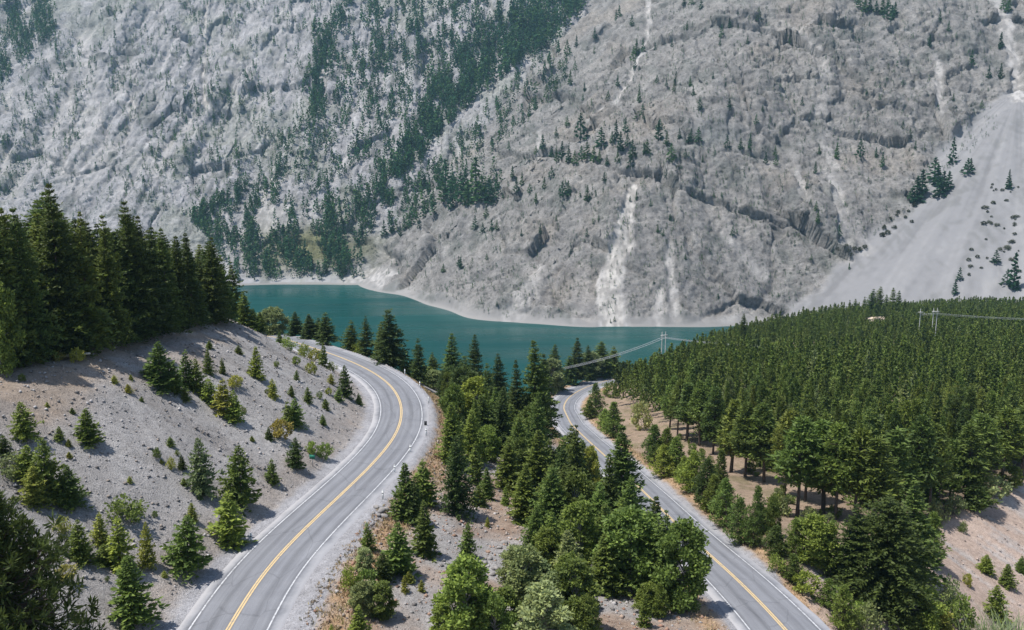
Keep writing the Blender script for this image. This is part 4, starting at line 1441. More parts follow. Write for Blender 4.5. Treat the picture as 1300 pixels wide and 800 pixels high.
# --- right of the lower road: a belt of young pines, then the forest
RIGHT = [
    (BP, 757, 529, 487, 'green', 'tree on the inner verge of the lower bend', 26),
    (BP, 748, 532, 508, 'green', 'low bush left of the tree on the inner verge', 20),
    (BP, 778, 556, 511, 'green', 'bushy pine below the inner verge of the lower bend', 28),
    (BP, 768, 546, 520, 'bright', 'bright low pine on the inner verge of the lower bend', 22),
    (SH, 775, 504, 485, 'olive', 'olive bush by the far lower road', 24),
    (PT, 791, 505, 461, 'deep', 'dark round headed tree with a clear trunk and shadow on bare earth', 24),
    (SH, 814, 546, 510, 'pale', 'pale silvery bush on the bare earth beside the forest', 30),
    (SH, 808, 524, 512, 'pale', 'small pale bush above the silvery one', 16),
    (BP, 830, 588, 540, 'fir', 'first dense pine of the belt right of the lower road', 32),
    (BP, 846, 590, 545, 'green', 'second pine of the belt, behind the first', 30),
    (BP, 842, 606, 566, 'bright', 'bright pine of the belt at the edge of the lower road', 34),
    (BP, 858, 604, 556, 'green', 'pine in the middle of the upper belt right of the road', 32),
    (BP, 876, 626, 574, 'bright', 'pine with light tips in the belt right of the road', 34),
    (BP, 868, 612, 580, 'bright', 'low bright pine crowded in the belt right of the road', 26),
    (BP, 896, 645, 584, 'dark', 'dark dense pine in the belt right of the road', 38),
    (BP, 914, 640, 572, 'fir', 'tall slim pine behind the dark dense one of the belt', 26),
    (BP, 906, 652, 604, 'green', 'soft pine in front of the dark dense one of the belt', 32),
    (BP, 920, 668, 608, 'green', 'broad pine halfway down the belt right of the road', 40),
    (BP, 940, 690, 634, 'fir', 'broad dark pine lower in the belt right of the road', 40),
    (BP, 956, 694, 618, 'fir', 'tall pointed pine in the lower belt', 32),
    (BP, 966, 676, 640, 'dark', 'dark pine behind the tall pointed one in the lower belt', 28),
    (BT, 979, 680, 628, 'olive', 'slight young tree with a visible trunk on the bare earth', 24),
    (SH, 992, 654, 630, 'sage', 'grey bush under the first trees of the forest', 30),
    (SH, 985, 652, 626, 'olive', 'olive bush under the first trees of the forest', 24),
    (BP, 984, 706, 668, 'dark', 'dark low pine at the lower end of the belt', 32),
    (BP, 1008, 708, 660, 'green', 'green pine standing on the bare earth below the forest', 34),
    (BT, 1034, 716, 652, 'bright', 'bright leafy tree on the bare earth below the forest', 50),
    (BP, 1050, 724, 664, 'green', 'pine right of the bright leafy tree below the forest', 40),
    (SH, 986, 726, 704, 'bright', 'bright bush at the lower end of the belt', 26),
    (BP, 1006, 740, 704, 'fir', 'dark little pine at the lower end of the belt', 28),
    (SH, 1022, 754, 724, 'bright', 'bright bush on the verge of the lower road near the border', 32),
    (BP, 1052, 770, 736, 'green', 'low pine on the verge of the lower road near the border', 36),
    (BP, 1072, 800, 744, 'green', 'pine on the verge at the lower border', 40),
    (SH, 1100, 806, 768, 'sage', 'sage bush at the lower border right of the lower road', 44),
    (SH, 1092, 792, 764, 'bright', 'leafy bush above the sage one at the lower border', 34),
    ('spreading_fir', 1120, 774, 634, 'dark', 'huge dark spreading conifer below the forest edge', 128),
    (FT, 1152, 734, 612, 'fir', 'green conifer rising behind the huge dark spreading one', 66),
    (FT, 1078, 742, 640, 'dark', 'dark conifer joined to the left of the huge spreading one', 60),
    (BP, 1180, 716, 652, 'green', 'pine on the right shoulder of the huge spreading conifer', 36),
    (BT, 1160, 800, 736, 'bright', 'wide bright broadleaf bush under the huge dark conifer', 66),
    (BT, 1184, 812, 762, 'yellow', 'yellow green bush at the lower border under the huge conifer', 44),
    (SH, 1206, 772, 736, 'sage', 'sage bush at the foot of the pinkish clay bank', 34),
    (SH, 1215, 800, 758, 'olive', 'olive bush at the lower border before the clay bank', 44),
    (SH, 1188, 664, 636, 'sage', 'grey green bush on the rim of the clay bank, leftmost', 26),
    (SH, 1212, 652, 628, 'sage', 'bush on the rim of the clay bank beside the gap', 26),
    (PT, 1206, 640, 560, 'green', 'forest pine standing at the rim of the clay bank', 36),
    (BP, 1238, 648, 596, 'fir', 'bluish pine leaning over the rim of the clay bank', 42),
    (SH, 1230, 646, 634, 'dark', 'dark low bush hanging on the rim of the clay bank', 26),
    (SH, 1262, 632, 604, 'pale', 'pale dry bush higher on the rim of the clay bank', 34),
    (SH, 1286, 620, 592, 'olive', 'olive bush at the upper right end of the clay rim', 36),
    (YF, 1251, 726, 704, 'bright', 'small bushy fir in the middle of the clay bank', 24),
    (YF, 1277, 744, 716, 'olive', 'olive fir lower on the clay bank', 22),
    (YF, 1296, 726, 706, 'green', 'small fir at the right border on the clay bank', 16),
    (SH, 1228, 744, 728, 'yellow', 'thin yellow shrub on the clay bank left of the olive pine', 12),
    (SH, 1222, 676, 662, 'olive', 'small shrub just under the rim of the clay bank', 9),
    (YF, 1264, 782, 744, 'green', 'two headed fir near the bottom of the clay bank', 36),
]
for k, px, b, t, tone, lab, wd in RIGHT:
    tree_at(k, px, b, t, tone, lab, None, wd)

FRONT_L = 'tall pine in the front row of the dense forest, trunk standing in the open'
FRONT_G = 'front row pines of the dense right hand forest'
for px, b, t, wd in ((872, 560, 486, 30), (888, 566, 486, 32), (905, 577, 492, 34), (928, 600, 508, 40), (946, 606, 512, 42), (970, 612, 514, 44), (995, 628, 522, 46), (1012, 656, 532, 60), (1022, 636, 520, 44), (1045, 652, 536, 52),
                     (1060, 660, 540, 54), (1084, 664, 546, 56), (1108, 668, 556, 54), (1130, 664, 548, 54), (1156, 660, 530, 50), (1180, 650, 540, 46), (1240, 628, 528, 52), (1226, 640, 540, 44), (1272, 618, 520, 50), (1296, 606, 512, 48),
                     (850, 545, 478, 28), (838, 520, 474, 26), (826, 508, 466, 26), (815, 496, 462, 24), (860, 552, 482, 28)):
    tree_at(PT, px, b, t, random.choice(('green', 'olive', 'fir')), FRONT_L, FRONT_G, wd)

for k in range(34):
    px = random.uniform(850, 1180)
    p = hit(px, float(np.interp(px, [850, 905, 970, 1012, 1080, 1180], [566, 592, 622, 662, 676, 664])) + random.uniform(-16, 10), ground)
    if p is not None:
        plant(random.choice((SH, SH, BP)), p[0], p[1], p[2] - 0.05, random.uniform(0.9, 2.4), random.choice(('sage', 'olive', 'green', 'pale')), 'low bush or sapling under the front trees of the dense forest', 'undergrowth along the forest edge')

# the forest itself: spots over the plain, nearest first; beyond the nearest few hundred one mass
spots = []
for yy in np.arange(118, 905, 3.9):
    for xx in np.arange(28, 640, 3.9):
        x, y = xx + random.uniform(-1.7, 1.7), yy + random.uniform(-1.7, 1.7)
        if x > 0.61 * y + 12:
            continue
        spots.append((x, y))
sp = np.array(spots)
hz, sdu, ssu, sdl, ssl, _, _, spit = ground_height(sp[:, 0], sp[:, 1])
edge_x = np.array([120, 140, 150, 170, 200, 235, 270, 300, 330, 360])
edge_d = np.array([60, 38, 36, 31, 27, 23, 19, 16, 15, 14])      # bare strip between the lower road and the forest
ok = (hz > 4) & (ssl > 0) & (sdl > np.interp(sp[:, 1], edge_x, edge_d)) & (spit <= -0.5 + 0 * spit) | ((hz > 4) & (ssl > 0) & (sdl > np.interp(sp[:, 1], edge_x, edge_d)) & (spit <= 0.05))
mbh = mountain_base(sp[:, 0], sp[:, 1])[0]
rimq = ((sp[:, 0] - 68) - (sp[:, 1] - 136) * 1.06) / 1.457
ok = ok & ~((rimq > -6.0) & (sp[:, 1] < 235))
NEARP = [p_ for p_ in PLACED if p_[1] < 270 and p_[0] > 10]
keep = []
for i in np.where(ok)[0]:
    x, y = sp[i]
    if y < 260 and any((x - a) ** 2 + (y - b) ** 2 < 7.5 for a, b in NEARP):
        continue
    pyb = project_y(hz[i], y)
    zc = y * math.cos(PITCH) + (CAM_Z - hz[i]) * math.sin(PITCH)
    px = 650 + FOC * x / zc
    if y < 165 and (px < 1000 or pyb > 660) and pyb > 640:
        continue
    if mbh[i] > hz[i] - 1:
        continue
    keep.append((y, x, hz[i], px))
keep.sort()
FOR_L = 'green conifer packed inside the dense forest on the right'
FOR_G = 'conifers packed inside the dense right hand forest'
NEAR_N = 235
mass = []
for k, (y, x, z, px) in enumerate(keep):
    # crowns must stay under the treetop line of the forest
    line = float(np.interp(px, [780, 810, 850, 900, 950, 1000, 1040, 1100, 1200, 1300, 1400], [478, 466, 452, 436, 424, 412, 404, 396, 388, 372, 366]))
    if 1092 < px < 1130 and 380 < y < 556:
        line = 415.0
    if 1140 < px < 1215 and y < 402:
        line = max(line, 416.0)
    h = random.uniform(11.5, 17.5) if random.random() > 0.2 else random.uniform(6, 11)
    h += 1.5 * float(gnoise(x / 30.0, y / 30.0, 0.0, 401))
    while h > 3.5 and project_y(z + h, y) < line - random.uniform(-2, 11) - (9 if random.random() < 0.25 and not (1090 < px < 1215) else 0):
        h -= 0.5
    tone = random.choice(('olive', 'green', 'olive', 'green', 'fir', 'fir', 'olive', 'dark', 'green', 'sage' if random.random() < 0.15 else 'green'))
    if k < NEAR_N:
        plant(random.choice((PT, FT, FT)), x, y, z - 0.1, h, tone, FOR_L, FOR_G, random.uniform(0.62, 0.9), None, 'pine_tree')  # the firs mixed in here carry the pine_tree name as well
    else:
        mass.append((x, y, z, h, tone))


def mass_mesh(items, name, tufts, blades_per, rng, fat=1.0):
    """Many conifers as one mass: each a cone of tufts round its stem."""
    vs, ts = [], []
    n = len(items)
    T = tufts
    arr = np.array([(i[0], i[1], i[2], i[3]) for i in items])
    col = np.array([TONE[i[4]] for i in items]) * rng.uniform(0.8, 1.2, (n, 1))
    u = (np.arange(T)[None, :] + rng.random((n, T))) / T
    l = 0.24 + 0.76 * u
    pw = rng.uniform(0.85, 1.3, (n, 1))
    prof = np.minimum(1.0, 0.5 + 1.8 * u) * (1 - u ** pw) ** 0.85 + 0.02
    fat = fat * rng.uniform(0.62, 1.0, (n, 1))
    a = np.arange(T)[None, :] * 2.39996 + rng.random((n, 1)) * 6.28
    h = arr[:, 3:4]
    r = 0.16 * fat * h * prof * rng.uniform(0.45, 1.1, (n, T))
    c = np.stack([arr[:, 0:1] + np.cos(a) * r, arr[:, 1:2] + np.sin(a) * r, arr[:, 2:3] + l * h], -1)
    B = blades_per
    c = np.repeat(c[:, :, None], B, 2).reshape(-1, 3)
    out = np.repeat(np.stack([np.cos(a), np.sin(a), np.full_like(a, 0.8)], -1)[:, :, None], B, 2).reshape(-1, 3)
    hh = np.repeat(np.repeat(h, T, 1)[:, :, None], B, 2).reshape(-1)
    m = len(c)
    d = unit(rng.normal(0, 1, (m, 3)) + 0.6 * out)
    s = unit(np.cross(d, rng.normal(0, 1, (m, 3))))
    ln = hh * 0.068 * rng.uniform(0.7, 1.3, m)
    base = c - d * (ln * 0.4)[:, None]
    mid = base + d * (ln * 0.5)[:, None]
    v = np.stack([base, mid + s * (ln * 0.24)[:, None], base + d * ln[:, None], mid - s * (ln * 0.24)[:, None]], 1).reshape(-1, 3)
    t = np.repeat(col, T * B * 4, 0)
    me = mesh_np(name, v, np.arange(m * 4).reshape(m, 4), M_LEAFSTUFF)
    colour_attr(me, 'tint', t)
    return me


for px, top, yy_ in ((1107, 367, 580), (1116, 364, 590), (1131, 365, 575), (1140, 369, 585), (1097, 377, 590), (1078, 381, 585), (1085, 379, 575), (1068, 388, 570), (1060, 384, 600), (1020, 393, 520), (1123, 374, 600), (1148, 380, 590)):
    d = ray(px, 400)
    x = d.x / d.y * yy_
    z = float(ground_height(np.array([x]), np.array([float(yy_)]))[0][0])
    h = 3.0
    while project_y(z + h, yy_) > top:
        h += 0.3
    plant('tall_fir', x, yy_, z - 0.2, h, 'fir', 'taller conifer standing out above the far edge of the forest near the cabin', 'tall conifers above the far forest edge', 1.0)
d = ray(945, 400)
x = d.x / d.y * 430
z = float(ground_height(np.array([x]), np.array([430.0]))[0][0])
h = 3.0
while project_y(z + h, 430) > 398:
    h += 0.3
plant('tall_fir', x, 430, z - 0.2, h, 'dark', 'lone dark spire where the forest meets the lake shore', None, 0.8)
rg = np.random.default_rng(77)
cut = int(len(mass) * 0.45)
me = mass_mesh(mass, 'forest', 38, 7, rg)
tag(link(bpy.data.objects.new('forest', me)), 'dense mass of green pines covering the plain towards the lake', 'forest', None, 'stuff')
print('forest mass trees', len(mass))
# ------------------------------------------------------------------ conifers across the lake
def small_conifer(rng, h=10.0, fat=1.0):
    mb = MB()
    T, B = 26, 5
    u = (np.arange(T) + rng.random(T)) / T
    r = 0.17 * fat * h * (1 - u) ** 0.85 * rng.uniform(0.7, 1.05, T)
    a = np.arange(T) * 2.39996 + rng.random() * 6
    c = np.stack([np.cos(a) * r, np.sin(a) * r, (0.06 + 0.9 * u) * h], 1)
    c = np.repeat(c, B, 0)
    m = len(c)
    out = np.repeat(np.stack([np.cos(a), np.sin(a), a * 0 + 0.1], 1), B, 0)
    d = unit(rng.normal(0, 0.7, (m, 3)) + out * 0.9)
    ln = h * (0.20 - 0.11 * np.repeat(u, B)) * rng.uniform(0.7, 1.2, m)
    blades(mb, c - d * (ln * 0.5)[:, None], d, unit(np.cross(d, rng.normal(0, 1, (m, 3)))), ln, ln * 0.5)
    tube(mb, [(0, 0, -0.5), (0, 0, h * 0.5), (0, 0, h)], [0.02 * h, 0.012 * h, 0.004 * h], 4)
    return mb


FARP = [small_conifer(np.random.default_rng(300 + k), 10.0, f).mesh('far_conifer', M_LEAF) for k, f in enumerate((0.8, 1.0, 1.2, 0.7))]
FAR_TONES = [(0.045, 0.125, 0.050), (0.070, 0.145, 0.046), (0.032, 0.095, 0.042)]


def far_tree(px, py, hpx, label, group=None, tone=None, fat=1.0, bush=False):
    p = hit(px, py, mountain)
    if p is None or p[2] < 0.5:
        return
    zc = p[1] * math.cos(PITCH) + (CAM_Z - p[2]) * math.sin(PITCH)
    h = hpx * zc / FOC
    o = bpy.data.objects.new('scree_bush' if bush else 'mountain_conifer', random.choice(PROTO['shrub'])[1] if bush else random.choice(FARP))
    COL.objects.link(o)
    s = h / (1.6 if bush else 10.0)
    o.location = (p[0], p[1], p[2] - 0.03 * h)
    o.scale = (s * fat * 1.25, s * fat * 1.25, s)
    o.rotation_euler = (0, 0, random.uniform(0, 6.28))
    c = tone or random.choice(FAR_TONES)
    k = random.uniform(0.8, 1.2)
    o.color = (c[0] * k, c[1] * k, c[2] * k, 1)
    tag(o, label, 'bush' if bush else 'conifer', group)


KNOLL_L = 'dark conifer in the loose stand on the rocky knoll across the lake'
KNOLL_G = 'conifers on the rocky knoll across the lake'
for px, py, hp in ((680, 196, 12), (690, 190, 20), (700, 200, 16), (706, 206, 18), (713, 202, 24), (722, 206, 22), (730, 208, 18), (738, 204, 20), (746, 203, 24), (754, 206, 22), (760, 207, 18),
                   (787, 192, 26), (797, 186, 18), (803, 200, 24), (800, 214, 20), (783, 206, 14), (835, 178, 26), (846, 186, 20), (851, 206, 26), (875, 182, 14), (886, 180, 20), (795, 168, 20),
                   (812, 152, 22), (766, 230, 12), (715, 250, 22), (722, 248, 20), (680, 258, 14), (746, 256, 22), (690, 240, 16), (662, 236, 18), (656, 244, 20), (650, 226, 16), (672, 246, 14), (700, 226, 16), (812, 130, 18), (822, 196, 20),
                   (838, 166, 16), (862, 176, 14), (770, 210, 14), (776, 182, 16)):
    far_tree(px + random.uniform(-1, 1), py, hp, KNOLL_L, KNOLL_G, None, 1.15)
far_tree(737, 178, 36, 'tallest single dark conifer above the rocky knoll across the lake', None, FAR_TONES[2], 1.0)
far_tree(763, 187, 27, 'stout dark conifer right of the tallest one above the knoll', None, FAR_TONES[2], 1.3)
far_tree(782, 178, 27, 'slim dark conifer on the grey slab above the knoll', None, FAR_TONES[2], 0.9)
CL = 'dark conifer in the big stand on the left flank of the near mountain'
CLG = 'conifers of the stand on the left flank of the near mountain'
for px, py, hp in ((604, 254, 58), (566, 244, 44), (575, 252, 36), (585, 256, 40), (594, 262, 34), (612, 256, 36), (620, 258, 32), (628, 260, 22), (562, 256, 30), (572, 266, 30), (558, 232, 24), (550, 262, 24), (604, 292, 20), (614, 296, 14), (624, 294, 16), (630, 292, 14),
                   (618, 276, 16), (540, 270, 20), (528, 276, 18), (520, 288, 20), (512, 292, 18), (508, 300, 16), (498, 296, 22), (488, 300, 22), (533, 290, 14), (582, 338, 14), (604, 238, 20), (590, 236, 24), (640, 252, 14)):
    far_tree(px + random.uniform(-1, 1), py, hp, CL, CLG, None, 1.1)
far_tree(585, 341, 16, 'lone dark conifer low on the bare rock just above the lake', None, FAR_TONES[2], 1.2)
far_tree(563, 346, 12, 'small round conifer left of the lone one low above the lake', None, FAR_TONES[1], 1.6)
far_tree(686, 298, 14, 'isolated conifer midway on the bare rock flank above the lake', None, FAR_TONES[2], 1.0)
for px, py, hp, lab in ((945, 416, 20, None),):
    pass
SL = 'single conifer clinging to the grey rock face of the near mountain'
SLG = 'single conifers on the rock face of the near mountain'
pts = [(963, 26, 18), (916, 48, 18), (926, 36, 14), (949, 56, 12), (914, 58, 10), (876, 110, 14), (880, 122, 14), (888, 140, 18), (926, 140, 18), (960, 158, 14), (877, 180, 18), (923, 190, 20), (940, 190, 16), (972, 208, 16), (985, 210, 14),
       (952, 190, 20), (1062, 202, 22), (1092, 200, 24), (1120, 212, 20), (1155, 176, 14), (1162, 190, 12), (1035, 220, 16), (984, 198, 14), (1233, 84, 22), (1255, 100, 18), (1270, 100, 20), (1270, 62, 22), (1180, 60, 16), (1193, 28, 14), (1204, 40, 14),
       (1018, 134, 12), (1246, 138, 12), (745, 300, 12), (930, 300, 14), (1024, 240, 10), (1036, 268, 14), (1038, 284, 18), (1065, 300, 16), (968, 142, 10), (868, 8, 14), (878, 6, 16), (890, 12, 16), (872, 38, 12), (1128, 10, 14), (1040, 196, 12), (1112, 200, 14), (1146, 164, 10),
       (786, 22, 16), (782, 26, 14), (802, 34, 16), (755, 50, 16), (804, 78, 20), (808, 70, 22), (816, 66, 18), (806, 88, 14), (853, 60, 12), (856, 116, 14), (772, 128, 14), (754, 68, 8), (784, 110, 16), (740, 128, 10), (816, 146, 16), (818, 152, 14), (742, 116, 12), (834, 106, 12), (846, 110, 12), (858, 104, 14),
       (832, 64, 10), (818, 196, 16), (870, 200, 12), (892, 206, 10), (846, 226, 12), (826, 262, 10), (808, 254, 12), (835, 295, 12), (842, 300, 10), (800, 256, 8), (906, 250, 8), (662, 300, 10), (706, 280, 8), (760, 280, 8), (618, 330, 9), (870, 330, 9), (912, 380, 8), (780, 408, 7), (775, 410, 6),
       (1000, 300, 8), (1078, 342, 9), (905, 100, 10), (1000, 46, 9), (1058, 40, 9), (1100, 120, 9), (1146, 108, 9), (1210, 128, 9), (1030, 330, 8), (850, 280, 9), (720, 160, 14), (706, 172, 12), (690, 130, 16), (664, 156, 14), (646, 190, 12), (636, 170, 14), (716, 100, 16), (730, 90, 14), (724, 108, 20), (706, 116, 18), (694, 124, 18),
       (720, 70, 20), (732, 60, 16), (680, 140, 20), (672, 148, 18), (652, 160, 14), (700, 108, 20), (686, 110, 22), (690, 104, 14)]
for px, py, hp in pts:
    far_tree(px, max(py, 2), hp, SL, SLG, None, 1.0)
TL = 'dark conifer in the clump at the very top of the rock face'
for px, py, hp in ((1092, 12, 18), (1098, 16, 20), (1104, 14, 18), (1120, 18, 22), (1126, 24, 22), (1132, 26, 20), (1136, 20, 18), (1112, 16, 16), (1088, 4, 14), (1274, 12, 18), (1280, 16, 20)):
    far_tree(px, py, hp, TL, 'conifers at the top of the rock face', None, 1.3)
RL = 'dark conifer in the tight clump at the left edge of the pale scree'
for px, py, hp in ((1163, 258, 36), (1170, 248, 34), (1186, 228, 30), (1190, 236, 28), (1197, 246, 30), (1204, 240, 24), (1192, 250, 26), (1158, 254, 18), (1228, 222, 22), (1232, 216, 16)):
    far_tree(px, py, hp, RL, 'conifers at the left edge of the scree', FAR_TONES[2], 1.5)
far_tree(1209, 208, 36, 'slender tall conifer just above the clump beside the pale scree', None, FAR_TONES[2], 0.7)
far_tree(1280, 240, 26, 'spindly conifer standing alone on the pale scree', None, FAR_TONES[2], 0.9)
far_tree(1286, 368, 50, 'large dark conifer at the right on the scree above the forest', None, FAR_TONES[2], 0.9)
far_tree(1278, 362, 22, 'shorter dark conifer leaning on the large one on the scree', None, FAR_TONES[2], 1.3)
far_tree(1218, 356, 18, 'dark conifer by the outcrop at the right foot of the scree', None, FAR_TONES[2], 1.1)
far_tree(1212, 374, 20, 'lower dark conifer by the outcrop at the right foot of the scree', None, FAR_TONES[2], 1.2)
far_tree(1264, 334, 18, 'dark round conifer on the scree left of the large one', None, FAR_TONES[2], 1.6)
BUSH_L = 'small dark bush growing on the right part of the pale scree'
for k in range(70):
    x, y = random.uniform(1214, 1300), random.uniform(225, 350)
    if x + (y - 225) * 0.35 < 1262:
        continue
    far_tree(x, y, random.uniform(2.0, 4.5), BUSH_L, 'bushes on the right part of the scree', (0.095, 0.105, 0.065), random.uniform(0.7, 1.4), True)
for k in range(22):
    t = random.random()
    far_tree(1175 - 110 * t + random.uniform(-12, 12), 258 + 72 * t + random.uniform(-10, 10), random.uniform(3, 6), 'dark bush on the rocky left margin of the pale scree', 'bushes on the left margin of the scree', (0.065, 0.075, 0.042), 0.9, True)

# the woods of the far slope, one mass: belts, gullies and a thin scatter
BELTS = [
    ([(745, 0), (650, 0), (560, 90), (470, 220), (410, 262), (350, 300), (300, 335), (320, 352), (440, 348), (470, 300), (500, 240), (560, 170), (640, 95), (700, 50)], 1500, (9, 19)),
    ([(750, 0), (700, 0), (620, 80), (540, 150), (480, 230), (520, 220), (580, 150), (650, 90), (715, 50)], 700, (12, 21)),
    ([(430, 0), (690, 0), (580, 110), (470, 200), (400, 250), (340, 230), (395, 130), (410, 60)], 1300, (9, 17)),
    ([(400, 30), (440, 20), (425, 100), (400, 150), (385, 120)], 160, (10, 18)),
    ([(0, 0), (85, 0), (70, 40), (30, 80), (0, 110)], 520, (7, 12)),
    ([(0, 60), (80, 40), (130, 60), (100, 180), (60, 240), (0, 260)], 360, (5, 10)),
    ([(130, 0), (430, 0), (400, 240), (250, 290), (120, 240)], 620, (5, 12)),
    ([(180, 140), (350, 90), (380, 200), (330, 250), (200, 230)], 220, (6, 13)),
    ([(230, 275), (330, 225), (330, 330), (300, 350), (260, 300)], 420, (9, 17)),
    ([(350, 315), (460, 320), (462, 352), (305, 354)], 80, (11, 20)),
    ([(330, 232), (420, 240), (460, 290), (350, 300)], 100, (9, 18)),
    ([(480, 230), (600, 160), (690, 60), (730, 70), (700, 130), (620, 200), (540, 250), (500, 280)], 330, (8, 16)),
    ([(490, 250), (560, 215), (640, 215), (640, 255), (560, 275), (495, 305)], 150, (12, 20)),
    ([(300, 352), (470, 345), (470, 358), (300, 358)], 40, (9, 15)),
    ([(640, 190), (860, 30), (1260, 10), (1230, 200), (1000, 380), (640, 390)], 330, (3.5, 8)),
    ([(470, 345), (560, 300), (640, 300), (640, 400), (560, 385)], 60, (4, 8)),
    ([(-90, 0), (0, 0), (0, 260), (-90, 260)], 300, (6, 11)),
    ([(600, 240), (740, 60), (860, 0), (1260, 0), (1270, 160), (1000, 400), (640, 405), (500, 370)], 4600, (2.0, 5.0)),
    ([(0, 0), (430, 0), (420, 240), (260, 300), (0, 270)], 2600, (2.2, 6)),
    ([(640, 240), (900, 150), (980, 260), (900, 330), (640, 330)], 120, (4, 8)),
]
items = []
rp = np.random.default_rng(5)
for poly, n, (h0, h1) in BELTS:
    xs = [p[0] for p in poly]
    ys = [p[1] for p in poly]
    k = 0
    tr = 0
    while k < n and tr < n * 12:
        tr += 1
        px, py = rp.uniform(min(xs), max(xs)), rp.uniform(min(ys), max(ys))
        if not inside(poly, px, py):
            continue
        # patchy: stands and bare streaks that run down the slope
        w = float(gnoise(px / 16.0, py / 34.0, 0.0, 301) + 0.5 * gnoise(px / 6.0, py / 12.0, 0.0, 305))
        if rp.random() > (0.8 if n == 700 else 0.5) + (0.5 if n == 700 else 0.95) * w:
            continue
        p = hit(px, max(py, -30), mountain)
        if p is None or p[2] < 3:
            continue
        zc = p[1] * math.cos(PITCH) + (CAM_Z - p[2]) * math.sin(PITCH)
        h = rp.uniform(h0, h1) * zc / FOC
        items.append((p[0], p[1], p[2] - 0.02 * h, h))
        k += 1
print('far woods', len(items))


def far_mass(items, rng):
    arr = np.array(items)
    n = len(arr)
    T, B = 11, 3
    u = (np.arange(T)[None] + rng.random((n, T))) / T
    h = arr[:, 3:4]
    fat = rng.uniform(0.8, 1.25, (n, 1))
    r = 0.16 * fat * h * (1 - u) ** 0.8 * rng.uniform(0.5, 1.1, (n, T)) + 0.1
    a = np.arange(T)[None] * 2.39996 + rng.random((n, 1)) * 6
    c = np.stack([arr[:, :1] + np.cos(a) * r, arr[:, 1:2] + np.sin(a) * r, arr[:, 2:3] + (0.06 + 0.92 * u) * h], -1)
    c = np.repeat(c[:, :, None], B, 2).reshape(-1, 3)
    hh = np.repeat(np.repeat(h * fat, T, 1)[:, :, None], B, 2).reshape(-1)
    m = len(c)
    d = unit(rng.normal(0, 1, (m, 3)) * np.array((1, 1, 0.7)))
    ln = hh * 0.20 * rng.uniform(0.7, 1.2, m)
    s = unit(np.cross(d, rng.normal(0, 1, (m, 3))))
    base = c - d * (ln * 0.5)[:, None]
    v = np.stack([base, c + s * (ln * 0.28)[:, None], base + d * ln[:, None], c - s * (ln * 0.28)[:, None]], 1).reshape(-1, 3)
    col = np.array(FAR_TONES)[rng.integers(0, 3, n)] * rng.uniform(0.75, 1.35, (n, 1))
    me = mesh_np('hillside_woods', v, np.arange(m * 4).reshape(m, 4), M_LEAFSTUFF)
    colour_attr(me, 'tint', np.repeat(col, T * B * 4, 0))
    return me


tag(link(bpy.data.objects.new('hillside_woods', far_mass(items, np.random.default_rng(9)))), 'thousands of small dark conifers scattered over the far mountain side', 'woods', None, 'stuff')

# ------------------------------------------------------------------ small built things
M_POST = simple_mat('weathered_white_plastic', (0.74, 0.74, 0.72), 0.5, 0.08)
M_BLACK = simple_mat('black_reflector_band', (0.03, 0.03, 0.032), 0.5, 0.2)
M_GREEN = simple_mat('green_sign_face', (0.02, 0.16, 0.11), 0.4, 0.1)
M_STEEL = simple_mat('galvanised_steel', (0.42, 0.43, 0.44), 0.45, 0.1, 3, 0.6)
M_POLE = simple_mat('bleached_pole_wood', (0.60, 0.585, 0.55), 0.85, 0.2, 2.0)
M_WIRE = simple_mat('bright_conductor_wire', (0.55, 0.56, 0.57), 0.5, 0.05)
M_ROOF = simple_mat('tan_sheet_roof', (0.50, 0.40, 0.31), 0.6, 0.12, 0.8)
M_LOGWALL = simple_mat('brown_timber_wall', (0.20, 0.13, 0.085), 0.8, 0.3, 2.0)
M_DARKGLASS = simple_mat('dark_window_glass', (0.03, 0.04, 0.05), 0.1, 0.05)
M_DEADWOOD = simple_mat('bleached_dead_wood', (0.50, 0.46, 0.39), 0.9, 0.25, 3.0)


def bm_box(mb, c, s, rot=0.0):
    x, y, z = s[0] / 2, s[1] / 2, s[2] / 2
    v = np.array([(-x, -y, -z), (x, -y, -z), (x, y, -z), (-x, y, -z), (-x, -y, z), (x, -y, z), (x, y, z), (-x, y, z)], float)
    if rot:
        cr, sr = math.cos(rot), math.sin(rot)
        v[:, :2] = v[:, :2] @ np.array([[cr, sr], [-sr, cr]])
    mb.add(v + np.array(c), np.array([[0, 3, 2, 1], [4, 5, 6, 7], [0, 1, 5, 4], [1, 2, 6, 5], [2, 3, 7, 6], [3, 0, 4, 7]]))


def part(name, mb, mat, parent, smooth=False):
    return link(bpy.data.objects.new(name, mb.mesh(name, mat, smooth)), parent)


def thing(name, loc, label, cat, group=None, rz=0.0):
    o = bpy.data.objects.new(name, None)
    COL.objects.link(o)
    o.location = loc
    o.rotation_euler = (0, 0, rz)
    return tag(o, label, cat, group)


# guide posts on the outer shoulder of the upper bend
def post_meshes():
    b, r, c = MB(), MB(), MB()
    bm_box(b, (0, 0, 0.42), (0.20, 0.10, 1.04))
    bm_box(c, (0, 0, 1.0), (0.17, 0.08, 0.12))
    bm_box(r, (0, -0.001, 0.72), (0.206, 0.106, 0.10))
    return b.mesh('post_body', M_POST), c.mesh('post_cap', M_POST), r.mesh('reflector', M_BLACK)


